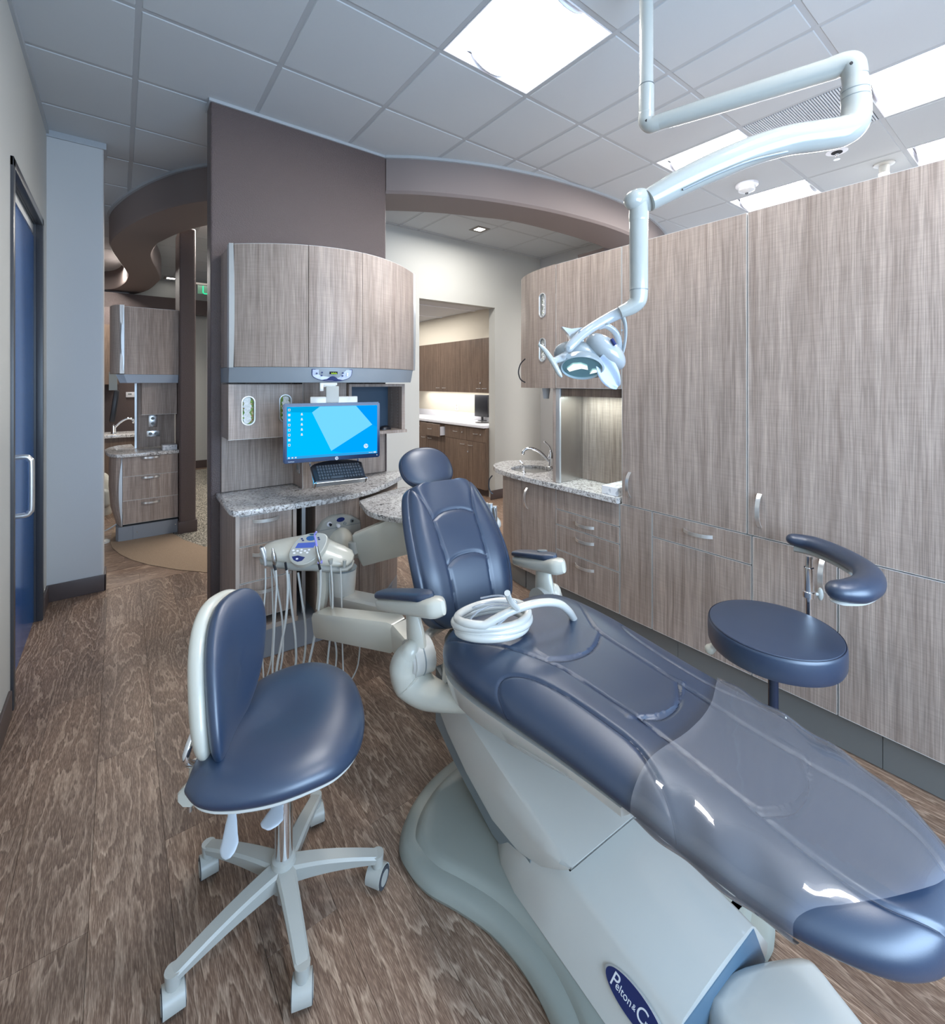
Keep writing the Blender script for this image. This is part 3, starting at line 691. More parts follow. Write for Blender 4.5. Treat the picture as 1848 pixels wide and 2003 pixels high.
# upper bowed cabinet
cc = thing('upper_cabinet', 'bow-fronted wood wall cabinet hung on the brown textured wall', 'cabinet', (1.08, 2.9, 1.565))
XL, XR = .482, 1.672; xc = (XL+XR)/2
def bowY(x, y0=2.862, dep=.292): 
    u = (x-xc)/((XR-XL)/2); return y0-dep*(1-u*u)*(1.0-.0*u)
def bow_panel(name, xa, xb, z0, z1, parent, m, th=.019, n=14, y0=2.862, dep=.292):
    xs = [xa+(xb-xa)*i/n for i in range(n+1)]
    f = [(x, bowY(x, y0, dep)) for x in xs]; bk = [(x, bowY(x, y0, dep)+th) for x in xs[::-1]]
    mb = MB(); mb.prism(f+bk, z0, z1); return mb.build(name, m, parent)
for xa, xb in ((.506, .842), (.845, 1.148), (1.151, 1.655)):
    d = bow_panel('door', xa, xb, 1.566, 2.25, cc, M['wood'])
    bow_panel('edge_band', xa, xb, 2.2501, 2.2525, d, M['edge'])
bodyp = [(x, bowY(x)+.021) for x in [XL+.01+(XR-XL-.02)*i/20 for i in range(21)]]
MB().prism([(XL+.003, BY)]+bodyp+[(XR-.003, BY)], 1.567, 2.248).build('body', M['wood'], cc, False)
for (x, nm) in ((.481, 'left'), (1.656, 'right')):     # bright vertical trims, swelling in the middle
    mb = MB(); R = []
    for i in range(25):
        z = 1.562+.692*i/24; wv = .020+.006*math.sin(PI*i/24)
        yb = bowY(x+.012)
        R.append([(x, yb-.004, z), (x+wv, yb-.016 if nm == 'left' else yb+.002, z), (x+wv, yb+.03, z), (x, yb+.05, z)])
    mb.rings(R); mb.build('corner_trim', M['alu_dull'], cc)
# fascia with control panel
fa = thing('light_fascia', 'grey angled fascia under the bow-fronted cabinet carrying the display', 'fascia', (1.05, 2.9, 1.478))
def fas(z, ins, pts=None):
    xs = [XL+.002+(XR-.03-XL)*i/24 for i in range(25)]
    return [(x, min(BY-.01, bowY(x)+ins), z) for x in xs]
R = []
for z, ins, xi in ((1.5645, .004, 0), (1.555, .004, .004), (1.478, .018, .022)):
    xs = [XL+.002+(XR-.025-xi-XL)*i/24 for i in range(25)]
    R.append([(XL+.002, BY-.001, z)]+[(x, bowY(x)+ins, z) for x in xs]+[(XR-.023-xi, BY-.001, z)])
MB().rings(R).build('body', M['fascia'], fa)
# control display
cpn = thing('control_display', 'arched light grey control display reading 200 in green digits', 'display', (.97, 2.56, 1.49))
def disp(nm, pts, off, m, parent):       # pts in (x offset, z) on the fascia
    mb = MB(); f = []
    for (a, z) in pts:
        x = .972+a; ins = .004+(1.555-z)/.077*.014; f.append((x, bowY(x)+ins-off, z))
    b = [(x, y+.006, z) for x, y, z in f]
    mb.rings([f, b]); return mb.build(nm, m, parent, False)
arcp = lambda W, T, Bz: [(-W, T), (W, T)]+[(W*math.cos(PI*i/16)*(1.0), (T-.022)-(T-.022-Bz)*math.sin(PI*i/16)**.8) for i in range(17)]
disp('surround', arcp(.112, 1.555, 1.4835), .003, M['darkblue'], cpn)
disp('face', arcp(.108, 1.5515, 1.4885), .0045, mat('pale_lilac_panel', (.50, .55, .68), .3), cpn)
disp('swoosh', [(-.065, 1.4915), (-.03, 1.498), (-.012, 1.512), (0, 1.515), (.012, 1.512), (.03, 1.498), (.065, 1.4915), (.03, 1.487), (-.03, 1.487)], .0055, M['darkblue'], cpn)
disp('readout', [(-.018, 1.526), (.025, 1.526), (.025, 1.541), (-.018, 1.541)], .0055, M['hole'], cpn)
def seg7(ch, x0, z0, w_, h_, mb):
    on = {'2': 'abged', '0': 'abcdef'}[ch]; t_ = w_*.2
    sg = {'a': (0, h_-t_, w_, h_), 'g': (0, h_/2-t_/2, w_, h_/2+t_/2), 'd': (0, 0, w_, t_), 'b': (w_-t_, h_/2, w_, h_), 'c': (w_-t_, 0, w_, h_/2), 'f': (0, h_/2, t_, h_), 'e': (0, 0, t_, h_/2)}
    for k in on:
        a, b, c, d_ = sg[k]; x = .972+x0; yy = bowY(x)+.004+(1.555-z0)/.077*.014-.0065
        mb.box(.972+x0+a, .972+x0+c, yy-.0004, yy+.001, z0+b, z0+d_)
mb = MB()
for i, ch in enumerate('200'): seg7(ch, -.008+i*.0108, 1.528, .0085, .011, mb)
mb.build('digits', emat('green_digits', (.55, 1, .05), 1.5), cpn, False)
for a, z, r in ((-.087, 1.530, .005), (-.06, 1.535, .005), (-.061, 1.518, .005), (.055, 1.533, .005), (.054, 1.517, .005), (.082, 1.530, .005), (.081, 1.520, .005)):
    x = .972+a; yy = bowY(x)+.004+(1.555-z)/.077*.014-.0055
    MB().cyl((x, yy, z), (x, yy-.003, z), r, n=12).build('button', M['darkblue'] if a < .08 else M['whitep'], cpn)
# glove dispenser block, left
dp = thing('glove_dispenser', 'square wood dispenser box with two oval glove windows left of the monitor', 'dispenser', (.68, 3.0, 1.155))
Ydp = 2.87
fp = MB(); poly = [(.482, 1.156), (.89, 1.156), (.89, 1.468), (.482, 1.468)]
bmh = fp.bm
wins = [(.584, 1.317, .030, .078), (.788, 1.323, .030, .078)]
sts = [[(cx+a, cz+b) for a, b in stadium(hw*1.04, hh*1.02)] for cx, cz, hw, hh in wins]
for yy in (Ydp, Ydp+.018):
    loops = [[bmh.verts.new((x, yy, z)) for x, z in L_] for L_ in [poly]+sts]
    ed = [bmh.edges.new((L_[i], L_[(i+1) % len(L_)])) for L_ in loops for i in range(len(L_))]
    bmesh.ops.triangle_fill(bmh, use_beauty=True, edges=ed)
    if yy == Ydp: La = loops
    else:
        for A_, B_ in zip(La, loops):
            for i in range(len(A_)): bmh.faces.new((A_[i], A_[(i+1) % len(A_)], B_[(i+1) % len(A_)], B_[i]))
fp.build('front_panel', M['wood'], dp, False)
mb = MB(); mb.box(.482, .5, Ydp+.019, BY-.0205, 1.156, 1.468); mb.box(.5, .90, Ydp+.019, BY-.0205, 1.156, 1.17); mb.build('carcass', M['wood'], dp, False)
mb = MB(); mb.box(.4815, .8905, Ydp-.0006, Ydp+.018, 1.1535, 1.1558); mb.build('edge_band', M['edge'], dp, False)
for cx, cz, hw, hh in wins: glove_window((cx, Ydp, cz), (1, 0, 0), (0, -1, 0), hw, hh, dp, rng, .15 if cx > .7 else -.12)
# back panelling behind counter
pn = thing('back_panelling', 'tall wood panelling on the brown wall behind the monitor', 'panelling', (1.03, 3.1, .816))
MB().box(.485, 1.565, BY-.02, BY-.001, .818, 1.477).build('panel', M['wood'], pn, False)
MB().box(1.566, 1.574, BY-.03, BY-.001, .818, 1.14).build('edge_strip', M['brown'], pn, False)
# open cubby right
cu = thing('open_cubby', 'small open wood cubby shelf right of the monitor under the fascia', 'shelf', (1.47, 3.0, 1.12))
mb = MB(); Yc = 2.87
mb.box(1.187, 1.205, Yc, BY-.0205, 1.15, 1.468); mb.box(1.575, 1.60, Yc, BY-.0205, 1.15, 1.468); mb.box(1.187, 1.60, Yc-.03, BY-.0205, 1.13, 1.15); mb.box(1.205, 1.575, Yc, BY-.0205, 1.45, 1.468)
mb.build('carcass', M['wood'], cu, False)
MB().box(1.205, 1.575, BY-.045, BY-.021, 1.15, 1.45).build('back', mat('dark_blue_grey_laminate', (.03, .06, .10), .5), cu, False)
mb = MB()
for yy in (2.93, 3.02):
    for i in range(12): mb.cyl((1.5745, yy, 1.17+i*.022), (1.5752, yy, 1.17+i*.022), .003, n=6)
mb.build('shelf_pin_holes', M['alu_dull'], cu, False, kind='stuff')
ms = thing('computer_mouse', 'small dark device resting on the open cubby shelf beside the monitor', 'mouse', (1.50, 2.95, 1.1505))
mb = MB(); mb.grid(lambda u, v: (1.47+.045*math.cos(2*PI*u)*math.sin(v*PI/2+.001), 2.92+.03*math.sin(2*PI*u)*math.sin(v*PI/2+.001), 1.1505+.028*math.cos(v*PI/2)), 20, 8, True); mb.build('body', M['dark'], ms)
# cpu column standing on the counter
cl = thing('cable_column', 'wood box column on the granite counter behind the keyboard', 'column', (1.05, 3.0, .818))
MB().box(.90, 1.185, 2.905, 3.106, .818, 1.477, .0015, 1).build('body', M['wood'], cl, False)
MB().box(.8995, .903, 2.9044, 2.909, .818, 1.477).build('edge_band', M['edge'], cl, False)
ol = thing('power_outlet', 'silver wall outlet on the left side of the cable column', 'outlet', (.899, 2.99, .95))
MB().box(.895, .899, 2.955, 3.025, .905, 1.02, .001).build('plate', M['steel'], ol)
for z in (.94, .985): MB().box(.8935, .8955, 2.975, 3.005, z-.014, z+.014, .001).build('socket', M['grey_pl2'], ol)
# countertops
ct2 = [(.455, 3.10), (.452, 2.95), (.452, 2.645), (.475, 2.605), (.60, 2.60), (.80, 2.585), (.97, 2.582), (1.12, 2.60), (1.28, 2.66), (1.42, 2.76), (1.54, 2.86), (1.66, 2.98), (1.70, 3.05)]
mb = MB(); mb.prism([(.455, 3.106), (.452, 2.66), (.463, 2.622), (.50, 2.604)]+rounded(ct2[4:])+[(1.70, 3.106)], .786, .817, .006, 2)
tag(mb.build('countertop', M['granite'], None), 'speckled granite worktop below the monitor on the central cabinet', 'countertop')
mb = MB(); rr_ = [(1.405+.335*math.cos(a), 2.315+.325*math.sin(a)) for a in [(-200+220*i/30)*PI/180 for i in range(31)]]
mb.prism([(p[0], p[1]) for p in rr_]+[(1.68, 2.55), (1.50, 2.72), (1.30, 2.65), (1.12, 2.56)], .752, .782, .006, 2)
tag(mb.build('swivel_worktop', M['granite'], None), 'rounded granite swivel worktop below and in front of the long one', 'countertop')
sp = thing('worktop_bracket', 'steel bracket under the rounded granite swivel worktop', 'bracket', (1.30, 2.62, .70)); MB().box(1.22, 1.30, 2.45, 2.66, .735, .7515).build('arm', M['steel'], sp)
# base cabinet
bs = thing('base_cabinet', 'wood base cabinet with three drawers left of the white control box', 'cabinet', (1.0, 2.85, .15))
FY = 2.63
mb = MB(); mb.box(.475, .493, FY, 3.10, .15, .785); mb.box(.763, .781, FY, 3.10, .15, .785); mb.box(.475, .79, FY, 3.10, .15, .175); mb.build('carcass', M['wood'], bs, False)
mb = MB(); mb.box(.4745, .4935, FY-.001, FY, .15, .785); mb.box(.7625, .7815, FY-.001, FY, .15, .785); mb.box(.475, .781, FY-.0012, FY, .15, .176); mb.build('frame_edge', mat('speckled_edge', (.45, .38, .33), .5), bs, False)
def drawerY(name, x0, x1, z0, z1, Y, parent):
    o = MB().box(x0, x1, Y, Y+.019, z0, z1, .0008, 1).build(name, M['wood'], parent, False)
    e = MB(); e.box(x0, x1, Y-.0004, Y+.015, z1-.0022, z1+.0002); e.box(x0, x1, Y-.0004, Y+.015, z0-.0002, z0+.0016); e.build('edge_band', M['edge'], o, False); return o
for z0, z1, hz in ((.618, .775, .755-.012), (.425, .614, .565), (.222, .421, .368)):
    d = drawerY('drawer', .496, .760, z0, z1, FY+.012, bs); bow_handle((.625, FY+.012, hz), (1, 0, 0), (0, -1, 0), .13, d)
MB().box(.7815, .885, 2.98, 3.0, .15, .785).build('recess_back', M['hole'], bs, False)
mb = MB(); mb.box(.832, .853, 2.70, 2.72, .15, .785); mb.build('rail', M['alu_dull'], bs)
MB().box(.886, 1.150, FY-.005, FY+.014, .15, .785, .001, 1).build('door', M['wood'], bs, False)
mb = MB(); mb.prism([(1.153, FY-.005), (1.26, FY), (1.38, 2.70), (1.52, 2.84), (1.60, 2.98), (1.60, 3.10), (.90, 3.10), (.90, FY+.02), (1.153, FY+.02)], .15, .7515); mb.build('door', M['wood'], bs, False)
tk = MB(); tk.prism([(.49, 3.10), (.49, 2.66), (.52, 2.638), (1.20, 2.60), (1.42, 2.72), (1.58, 2.95), (1.58, 3.10)], .002, .149); tk.build('toe_kick', M['toe2'], bs, False)
# ================= ROOM BEYOND THE DOORWAY =================
RX = 3.9
wall('wall_right', 4.22, 4.30, 4.58, 8.0, 0, 2.47, M['cream'])
wall('ceiling', 2.0, 4.58, 4.58, 8.0, 2.47, 2.52, M['wall_far_ceil'] if 'wall_far_ceil' in M else mat('fissured_ceiling_tile', (.62, .62, .63), .9, bump=(90, .8, .004)))
wall('trim_11', RX, 4.215, 4.58, 8.0, 2.078, 2.468, M['cream'])
for y in (5.03, 5.85, 6.46): MB().box(2.2, 3.9, y-.012, y+.012, 2.462, 2.47).build('trim_12', M['whitep'], None, False, kind='structure')
wall('wall_far', 1.0, 4.3, 7.5, 7.6, 0, 2.5, M['wall_w'])
ru = thing('upper_cabinet', 'brown wood wall cabinets seen through the doorway over the lit white counter', 'cabinet', (4.05, 5.6, 1.34))
MB().box(RX+.02, 4.215, 4.58, 6.9, 1.342, 2.074).build('body', M['wood_d'], ru, False)
ys = [4.60, 4.866, 5.374, 5.88, 6.39, 6.88]
for i, (a, b) in enumerate(zip(ys[:-1], ys[1:])):
    d = MB().box(RX, RX+.018, a+.002, b-.002, 1.338, 2.078).build('door', M['wood_d'], ru, False)
    hy = {0: 4.82, 1: 4.93, 2: 5.80, 3: 5.96, 4: 6.8}[i] if i != 1 else 4.95
    if i == 2: hy = 5.79
    bow_handle((RX, hy, 1.395), (0, 1, 0), (-1, 0, 0), .09, d, .008, .022)
MB().cyl((RX, 4.90, 1.47), (RX-.012, 4.90, 1.47), .012, n=12).build('lock', M['chrome'], ru)
rb = thing('base_cabinet', 'brown wood base cabinets with one drawer pulled open beyond the doorway', 'cabinet', (3.95, 5.5, .08))
BX = 3.72
MB().box(BX+.02, 4.215, 4.58, 7.0, .09, .885).build('body', M['wood_d'], rb, False)
MB().box(BX+.07, 4.2, 4.58, 7.0, .0, .089).build('toe_kick', M['base'], rb, False)
for i, (a, b) in enumerate(((4.58, 4.984), (4.984, 5.50), (5.502, 6.0), (6.002, 6.5), (6.502, 6.98))):
    x = BX
    if i == 2:
        x = BX-.10
        m = MB(); m.box(x+.02, BX+.02, a+.02, a+.03, .72, .84); m.box(x+.02, BX+.02, b-.03, b-.02, .72, .84); m.box(x+.02, BX+.02, a+.02, b-.02, .715, .72); m.build('drawer_box', M['whitep'], rb, False)
    d = MB().box(x, x+.018, a+.002, b-.002, .70, .875).build('drawer', M['wood_d'], rb, False); bow_handle((x, (a+b)/2, .80), (0, 1, 0), (-1, 0, 0), .10, d, .008, .022)
    if i in (0, 1): MB().cyl((x, a+.09, .80), (x-.01, a+.09, .80), .010, n=12).build('lock', M['chrome'], rb)
    d = MB().box(BX, BX+.018, a+.002, b-.002, .092, .696).build('door', M['wood_d'], rb, False)
    hy = b-.09 if i in (0, 2, 4) else a+.09
    bow_handle((BX, hy, .64), (0, 1, 0), (-1, 0, 0), .10, d, .008, .022)
MB().cyl((BX, 4.94, .55), (BX-.012, 4.94, .55), .012, n=12).build('lock', M['chrome'], rb)
tag(MB().box(BX-.03, 4.215, 4.58, 7.05, .888, .925, .004).build('counter', M['whitep'], None), 'long white laminate counter seen through the doorway', 'counter')
m = MB(); m.box(4.195, 4.218, 4.58, 7.05, .9255, 1.02, .002); tag(m.build('backsplash', M['whitep'], None), 'low white backsplash behind the white counter beyond the doorway', 'backsplash')
m = MB(); m.lathe([(0, 0), (.10, 0), (.13, .008), (.12, .01), (0, .006)], (3.98, 4.92, .926)); tag(m.build('tray', M['steel'], None), 'round steel dish on the white counter beyond the doorway', 'dish')
t = thing('monitor', 'black monitor at the right edge of the doorway on the white counter', 'monitor', (4.15, 5.20, .926))
MB().box(4.12, 4.15, 5.02, 5.32, .985, 1.30, .004).build('screen', M['dark'], t); MB().box(4.10, 4.17, 5.1, 5.22, .926, .934).build('foot', M['dark'], t, False); MB().box(4.13, 4.15, 5.15, 5.18, .934, .99).build('neck', M['dark'], t, False)
t = thing('power_outlet', 'white wall outlet above the white backsplash beyond the doorway', 'outlet', (4.2, 5.9, 1.02))
MB().box(4.213, 4.219, 5.86, 5.94, 1.035, 1.155, .001).build('plate', M['whitep'], t)
for z in (1.065, 1.115): MB().box(4.2115, 4.214, 5.88, 5.92, z-.012, z+.018, .001).build('socket', M['white'], t)
area('under_cabinet_lamp', (4.08, 5.7, 1.335), (0, 0, 0), .12, 2.2, 3.5, (1, .97, .92))
area('room_lamp', (3.2, 5.9, 2.45), (0, 0, 0), .6, 1.6, 11, (1, .97, .93))
# ================= FAR OPERATORY ON THE LEFT =================
FY2 = 5.36
fu = thing('upper_cabinet', 'far wood wall cabinet with pale curved end in the left corridor', 'cabinet', (.25, 5.55, 1.56))
MB().box(.035, .46, FY2, FY2+.018, 1.555, 2.185).build('door', M['wood'], fu, False)
MB().box(.035, .4565, FY2-.0005, FY2+.018, 2.1852, 2.1885).build('edge_band', M['edge'], fu, False)
MB().box(.035, .455, FY2+.019, 5.72, 1.556, 2.183).build('body', M['wood'], fu, False)
m = MB(); m.prism([(.032, FY2+.002), (.0, FY2+.004), (-.03, FY2+.035), (-.06, FY2+.11), (-.075, FY2+.22), (-.075, 5.72), (.032, 5.72)], 1.56, 2.20); m.build('curved_end', wood('pale_taupe_laminate', (.50, .43, .38), (.38, .31, .27)), fu)
R = [[(.034, FY2-.004, z), (.034-.022*math.sin(PI*(z-1.56)/.64)-.002, FY2-.006, z), (.0, FY2+.004, z), (.034, FY2+.01, z)] for z in [1.56+.64*i/16 for i in range(17)]]
MB().rings(R).build('corner_trim', M['alu_dull'], fu)
ff = thing('light_fascia', 'pale blue-grey fascia under the far left cabinet', 'fascia', (.25, 5.5, 1.474))
m = MB(); m.rings([[(-.02, 5.72, 1.5535), (-.03, FY2+.06, 1.5535), (.03, FY2-.005, 1.5535), (.458, FY2-.005, 1.5535), (.458, 5.72, 1.5535)], [(.01, 5.72, 1.474), (.0, FY2+.08, 1.474), (.055, FY2+.03, 1.474), (.458, FY2+.03, 1.474), (.458, 5.72, 1.474)]]); m.build('body', mat('pale_fascia_paint', (.42, .50, .60), .3), ff, False)
fg = thing('wall_box', 'far wood box panel below the pale fascia in the corridor', 'cabinet', (.3, 5.6, 1.15))
MB().box(.17, .457, 5.50, 5.72, 1.165, 1.473).build('body', M['wood'], fg, False)
MB().box(.168, .458, 5.498, 5.5, 1.162, 1.166).build('edge_band', M['edge'], fg, False)
fp2 = thing('back_panelling', 'far wood splash panel behind the outlets in the corridor', 'panelling', (.3, 5.72, .818))
MB().box(.135, .457, 5.725, 5.745, .818, 2.19).build('panel', M['wood'], fp2, False)
MB().box(.118, .135, 5.70, 5.745, .818, 1.47).build('edge_strip', M['alu_dull'], fp2, False)
for (x, z, w_, h_, lab) in ((.268, 1.085, .07, .12, 'upright steel double outlet on the far splash panel'), (.272, .955, .11, .06, 'sideways steel outlet below the upright one on the far panel')):
    t = thing('power_outlet', lab, 'outlet', (x, 5.72, z-h_/2))
    MB().box(x-w_/2, x+w_/2, 5.718, 5.7245, z-h_/2, z+h_/2, .002).build('plate', M['steel'], t)
    for s_ in (-1, 1):
        a, b = (x, z+s_*h_*.22) if h_ > w_ else (x+s_*w_*.22, z)
        MB().cyl((a, 5.7185, b), (a, 5.7165, b), .016, n=16).build('socket', M['grey_pl2'], t)
m = MB(); m.prism([(.462, 5.73), (.462, FY2-.02), (.25, FY2-.03), (.05, FY2-.05), (-.02, FY2-.03), (-.075, FY2+.06), (-.11, FY2+.25), (-.118, FY2+.45), (-.09, FY2+.62), (-.02, FY2+.75), (.1, FY2+.8), (.13, 5.73)], .786, .816, .005)
tag(m.build('countertop', M['granite'], None), 'far granite worktop with rounded end in the left corridor', 'countertop')
fb = thing('base_cabinet', 'far wood base cabinet with three drawers at the end of the corridor', 'cabinet', (.24, 5.5, .14))
for z0, z1, hz in ((.60, .783, .765), (.375, .598, .578), (.155, .373, .338)):
    d = drawerY('drawer', .022, .455, z0, z1, FY2, fb); bow_handle((.235, FY2, hz), (1, 0, 0), (0, -1, 0), .14, d)
MB().box(.022, .457, FY2+.02, 5.72, .15, .783).build('body', M['wood'], fb, False)
m = MB(); m.rings([[(.018, FY2+.002, z), (-.005-q, FY2+.01, z), (-.04-q, FY2+.08, z), (-.06-q, FY2+.2, z), (-.06-q, 5.72, z), (.018, 5.72, z)] for z, q in ((.135, -.03), (.3, .01), (.5, .025), (.783, .02))]); m.build('curved_end', M['wood'], fb)
R = [[(.019, FY2-.003, z), (.019-.024*math.sin(PI*(z-.14)/.64)-.003, FY2-.004, z), (.0, FY2+.014, z), (.019, FY2+.01, z)] for z in [.14+.643*i/14 for i in range(15)]]
MB().rings(R).build('corner_trim', M['alu_dull'], fb)
m = MB(); m.prism([(-.03, 5.72), (-.03, FY2+.05), (-.01, FY2+.012), (.03, FY2+.005), (.455, FY2+.005), (.455, 5.72)], .003, .134); m.build('toe_kick', M['toe2'], fb)
m = MB(); m.box(.10, .453, FY2+.001, FY2+.005, .006, .13); m.build('kick_cover', M['toe2'], fb, False)
for x, z in ((.13, .07), (.435, .085)): MB().cyl((x, FY2+.001, z), (x, FY2-.002, z), .004, n=10).build('screw', M['chrome'], fb)
tissue_box(.33, .45, FY2+.02, FY2+.16, .8165, 'small leaf-patterned tissue box on the far granite worktop')
# deeper: second far station
t = thing('tall_cabinet', 'brown laminate cabinet block deep behind the far worktop', 'cabinet', (-.2, 8.0, 0))
MB().box(-.6, -.015, 8.3, 8.7, 1.45, 2.3).build('upper_block', M['wood_d'], t, False)
tag(MB().box(-.5, .23, 7.10, 7.60, .80, .835, .004).build('countertop', M['granite'], None), 'second granite counter deeper behind the far worktop', 'countertop')
t = thing('base_cabinet', 'brown cabinet base under the second deeper granite counter', 'cabinet', (-.1, 7.4, 0)); MB().box(-.5, .22, 7.14, 7.6, .0, .799).build('body', M['wood_d'], t, False)
wall('wall_far', -1.0, .30, 8.72, 8.8, 0, 2.6, M['brown'])
t = thing('thermostat', 'small white thermostat on the dark far wall', 'thermostat', (.10, 8.7, 1.4))
c = P(255, 772, 0); q = 8.71
def onY(px, py, y): 
    d = P(px, py, 1)-Vector((0, 0, CAMZ)); k = y/d.y; return Vector((d.x*k, y, CAMZ+d.z*k))
c = onY(255, 772, 8.715); MB().box(c.x-.055, c.x+.055, 8.70, 8.719, c.z-.04, c.z+.04, .004).build('case', M['whitep'], t); MB().box(c.x-.03, c.x+.015, 8.697, 8.70, c.z-.0, c.z+.02).build('screen', M['grey_pl2'], t, False)
t = thing('faucet', 'chrome faucet on the second deeper granite counter', 'faucet', tuple(onY(228, 852, 7.3)))
b = onY(222, 850, 7.3); e = onY(248, 826, 7.3)
MB().lathe([(0, 0), (.03, 0), (.026, .02), (.024, .10), (0, .12)], (b.x, 7.3, .836)).build('body', M['chrome'], t)
m = MB(); m.tube([(b.x, 7.3, .90), (b.x+.07, 7.3, .98), (b.x+.14, 7.3, 1.02), (b.x+.19, 7.3, 1.01), (b.x+.20, 7.3, .97)], .014, 10, 5, True); m.build('spout', M['chrome'], t)
t = thing('monitor', 'black monitor turned edge-on hanging behind the far cabinet', 'monitor', tuple(onY(222, 790, 7.9)))
c = onY(224, 795, 7.9); m = MB(); m.box(c.x-.03, c.x+.03, 7.7, 8.15, c.z-.20, c.z+.22, .015, rot=Matrix.Rotation(.12, 3, 'Y')); m.build('screen', M['dark'], t)
m = MB(); m.box(c.x-.06, c.x+.03, 7.85, 8.0, c.z+.22, 1.62); m.build('mount', M['grey_pl2'], t, False)
c = onY(207, 955, 6.6)
t = thing('dental_chair', 'sliver of another off-white dental chair behind the far cabinet', 'chair', (c.x, 6.6, 0))
m = MB(); m.tube([onY(200, 935, 6.6), onY(205, 950, 6.6), onY(207, 975, 6.6), onY(203, 1000, 6.6)], [.06, .09, .10, .08], 14, 5, True); m.build('arm', M['cream_pl'], t)
m = MB(); m.tube([onY(204, 965, 6.5), onY(205, 985, 6.5)], [.05, .05], 12, 0, True); m.build('bracket', M['grey_pl'], t)
cb = MB(); cb.tube([onY(200, 1040, 5.5), onY(210, 1036, 5.5), onY(228, 1025, 5.5)], .006, 8, 4); tag(cb.build('cord', M['hose'], None), 'pale cord hanging to the floor behind the far base cabinet', 'cord')
cb = MB(); cb.lathe([(.0, 0), (.05, 0), (.05, .02), (.03, .03), (0, .03)], (*PZ(202, 1062, 0).xy, .001)); tag(cb.build('foot_disc', M['white'], None), 'white round foot disc on the corridor floor by the pale wall end', 'foot')
area('corridor_fill', (.9, 5.6, 3.1), (0, 0, 0), .6, .6, 26, (1, .96, .9))  # added fill light for the dark corridor, no fixture modelled here
area('corridor_fill', (.0, 7.9, 3.1), (0, 0, 0), .6, .6, 36, (1, .96, .9))  # added fill light deeper in the corridor, without a fixture
area('corridor_fill', (2.9, 3.75, 3.12), (0, 0, 0), .9, .4, 12, (1, .97, .93))  # added area light near the small downlight, without a fixture of its own
area('neighbour_room_lamp', (5.0, 1.0, 3.1), (0, 0, 0), 1.2, 1.2, 60, (1, .97, .95))
# ================= MONITOR, KEYBOARD =================
A3 = P(554, 846, 2.42); B3 = P(743, 838, 2.655)
hd = Vector((B3.x-A3.x, B3.y-A3.y, 0)); Wm = hd.length; hd.normalize(); nm = Vector((hd.y, -hd.x, 0)); cz0 = 1.207
Hm = .318
def mon(u, v, d=0): return Vector((A3.x, A3.y, 0))+hd*(u*Wm)+nm*d+Vector((0, 0, cz0-Hm/2+v*Hm))
mo = thing('monitor', 'slim dark blue-framed monitor showing a bright blue desktop', 'monitor', tuple(mon(.5, 0)))
def mbox(u0, u1, v0, v1, d0, d1, bev=0):
    mb = MB(); c = [mon(u0, v0, d0), mon(u1, v0, d0), mon(u1, v1, d0), mon(u0, v1, d0)]; c2 = [mon(u0, v0, d1), mon(u1, v0, d1), mon(u1, v1, d1), mon(u0, v1, d1)]
    mb.rings([c, c2])
    if bev: bmesh.ops.bevel(mb.bm, geom=list(mb.bm.edges), offset=bev, segments=2, affect='EDGES')
    return mb
mbox(0, 1, 0, 1, -.035, 0, .006).build('bezel', M['black_mon'], mo)
su0, su1, sv0, sv1 = .034, .968, .075, .945
def spoly(name, pts, d, m):
    mb = MB(); mb.rings([[mon(su0+(su1-su0)*a, sv0+(sv1-sv0)*b, d-.0004) for a, b in pts], [mon(su0+(su1-su0)*a, sv0+(sv1-sv0)*b, d) for a, b in pts]])
    return mb.build(name, m, scr if name != 'screen' else mo, False)
scr = spoly('screen', [(0, 0), (1, 0), (1, 1), (0, 1)], .0014, emat('screen_blue', (.0, .47, .95), 1.0))
spoly('desktop_facet', [(.262, .885), (.345, .995), (.75, .995), (.94, .60), (.47, .11)], .0022, emat('screen_pale_blue', (.16, .63, .98), 1.0))
spoly('desktop_facet', [(.75, .995), (1, .995), (1, .55), (.94, .60)], .0022, emat('screen_mid_blue', (.0, .31, .9), 1.0))
spoly('desktop_facet', [(.94, .60), (1, .55), (1, .06), (.60, .055), (.47, .11)], .0022, emat('screen_azure', (.0, .36, 1.0), 1.0))
spoly('desktop_facet', [(0, .90), (.262, .885), (.345, .995), (0, .995)], .0022, emat('screen_teal_blue', (.0, .36, .72), 1.0))
spoly('taskbar', [(0, 0), (1, 0), (1, .05), (0, .05)], .0026, emat('screen_taskbar', (.03, .33, .72), 1.0))
icm = emat('screen_icons', (.75, .82, .86), .9); icd = emat('screen_icons_dark', (.05, .12, .3), .8)
for k in range(8):
    v = .955-k*.096; mb = spoly('desktop_icon', [(.012, v-.035), (.034, v-.035), (.036, v+.01), (.012, v+.012)], .0028, icm)
    if k in (0, 3, 4, 5, 7): spoly('desktop_icon', [(.016, v-.02), (.028, v-.024), (.03, v-.002), (.02, v)], .0034, icd)
for k in range(5):
    v = .865-k*.098; spoly('desktop_icon', [(.142, v-.03), (.165, v-.03), (.158, v+.016), (.146, v+.012)], .0028, icm)
for a in (.012, .048, .082): spoly('taskbar_icon', [(a, .012), (a+.016, .012), (a+.016, .038), (a, .038)], .0032, icm)
for a in (.90, .912, .924, .936): spoly('taskbar_icon', [(a, .02), (a+.007, .02), (a+.007, .034), (a, .034)], .0032, icm)
spoly('taskbar_icon', [(.955, .014), (.985, .014), (.985, .04), (.955, .04)], .0032, icm)
mm = hd.to_3d(); 
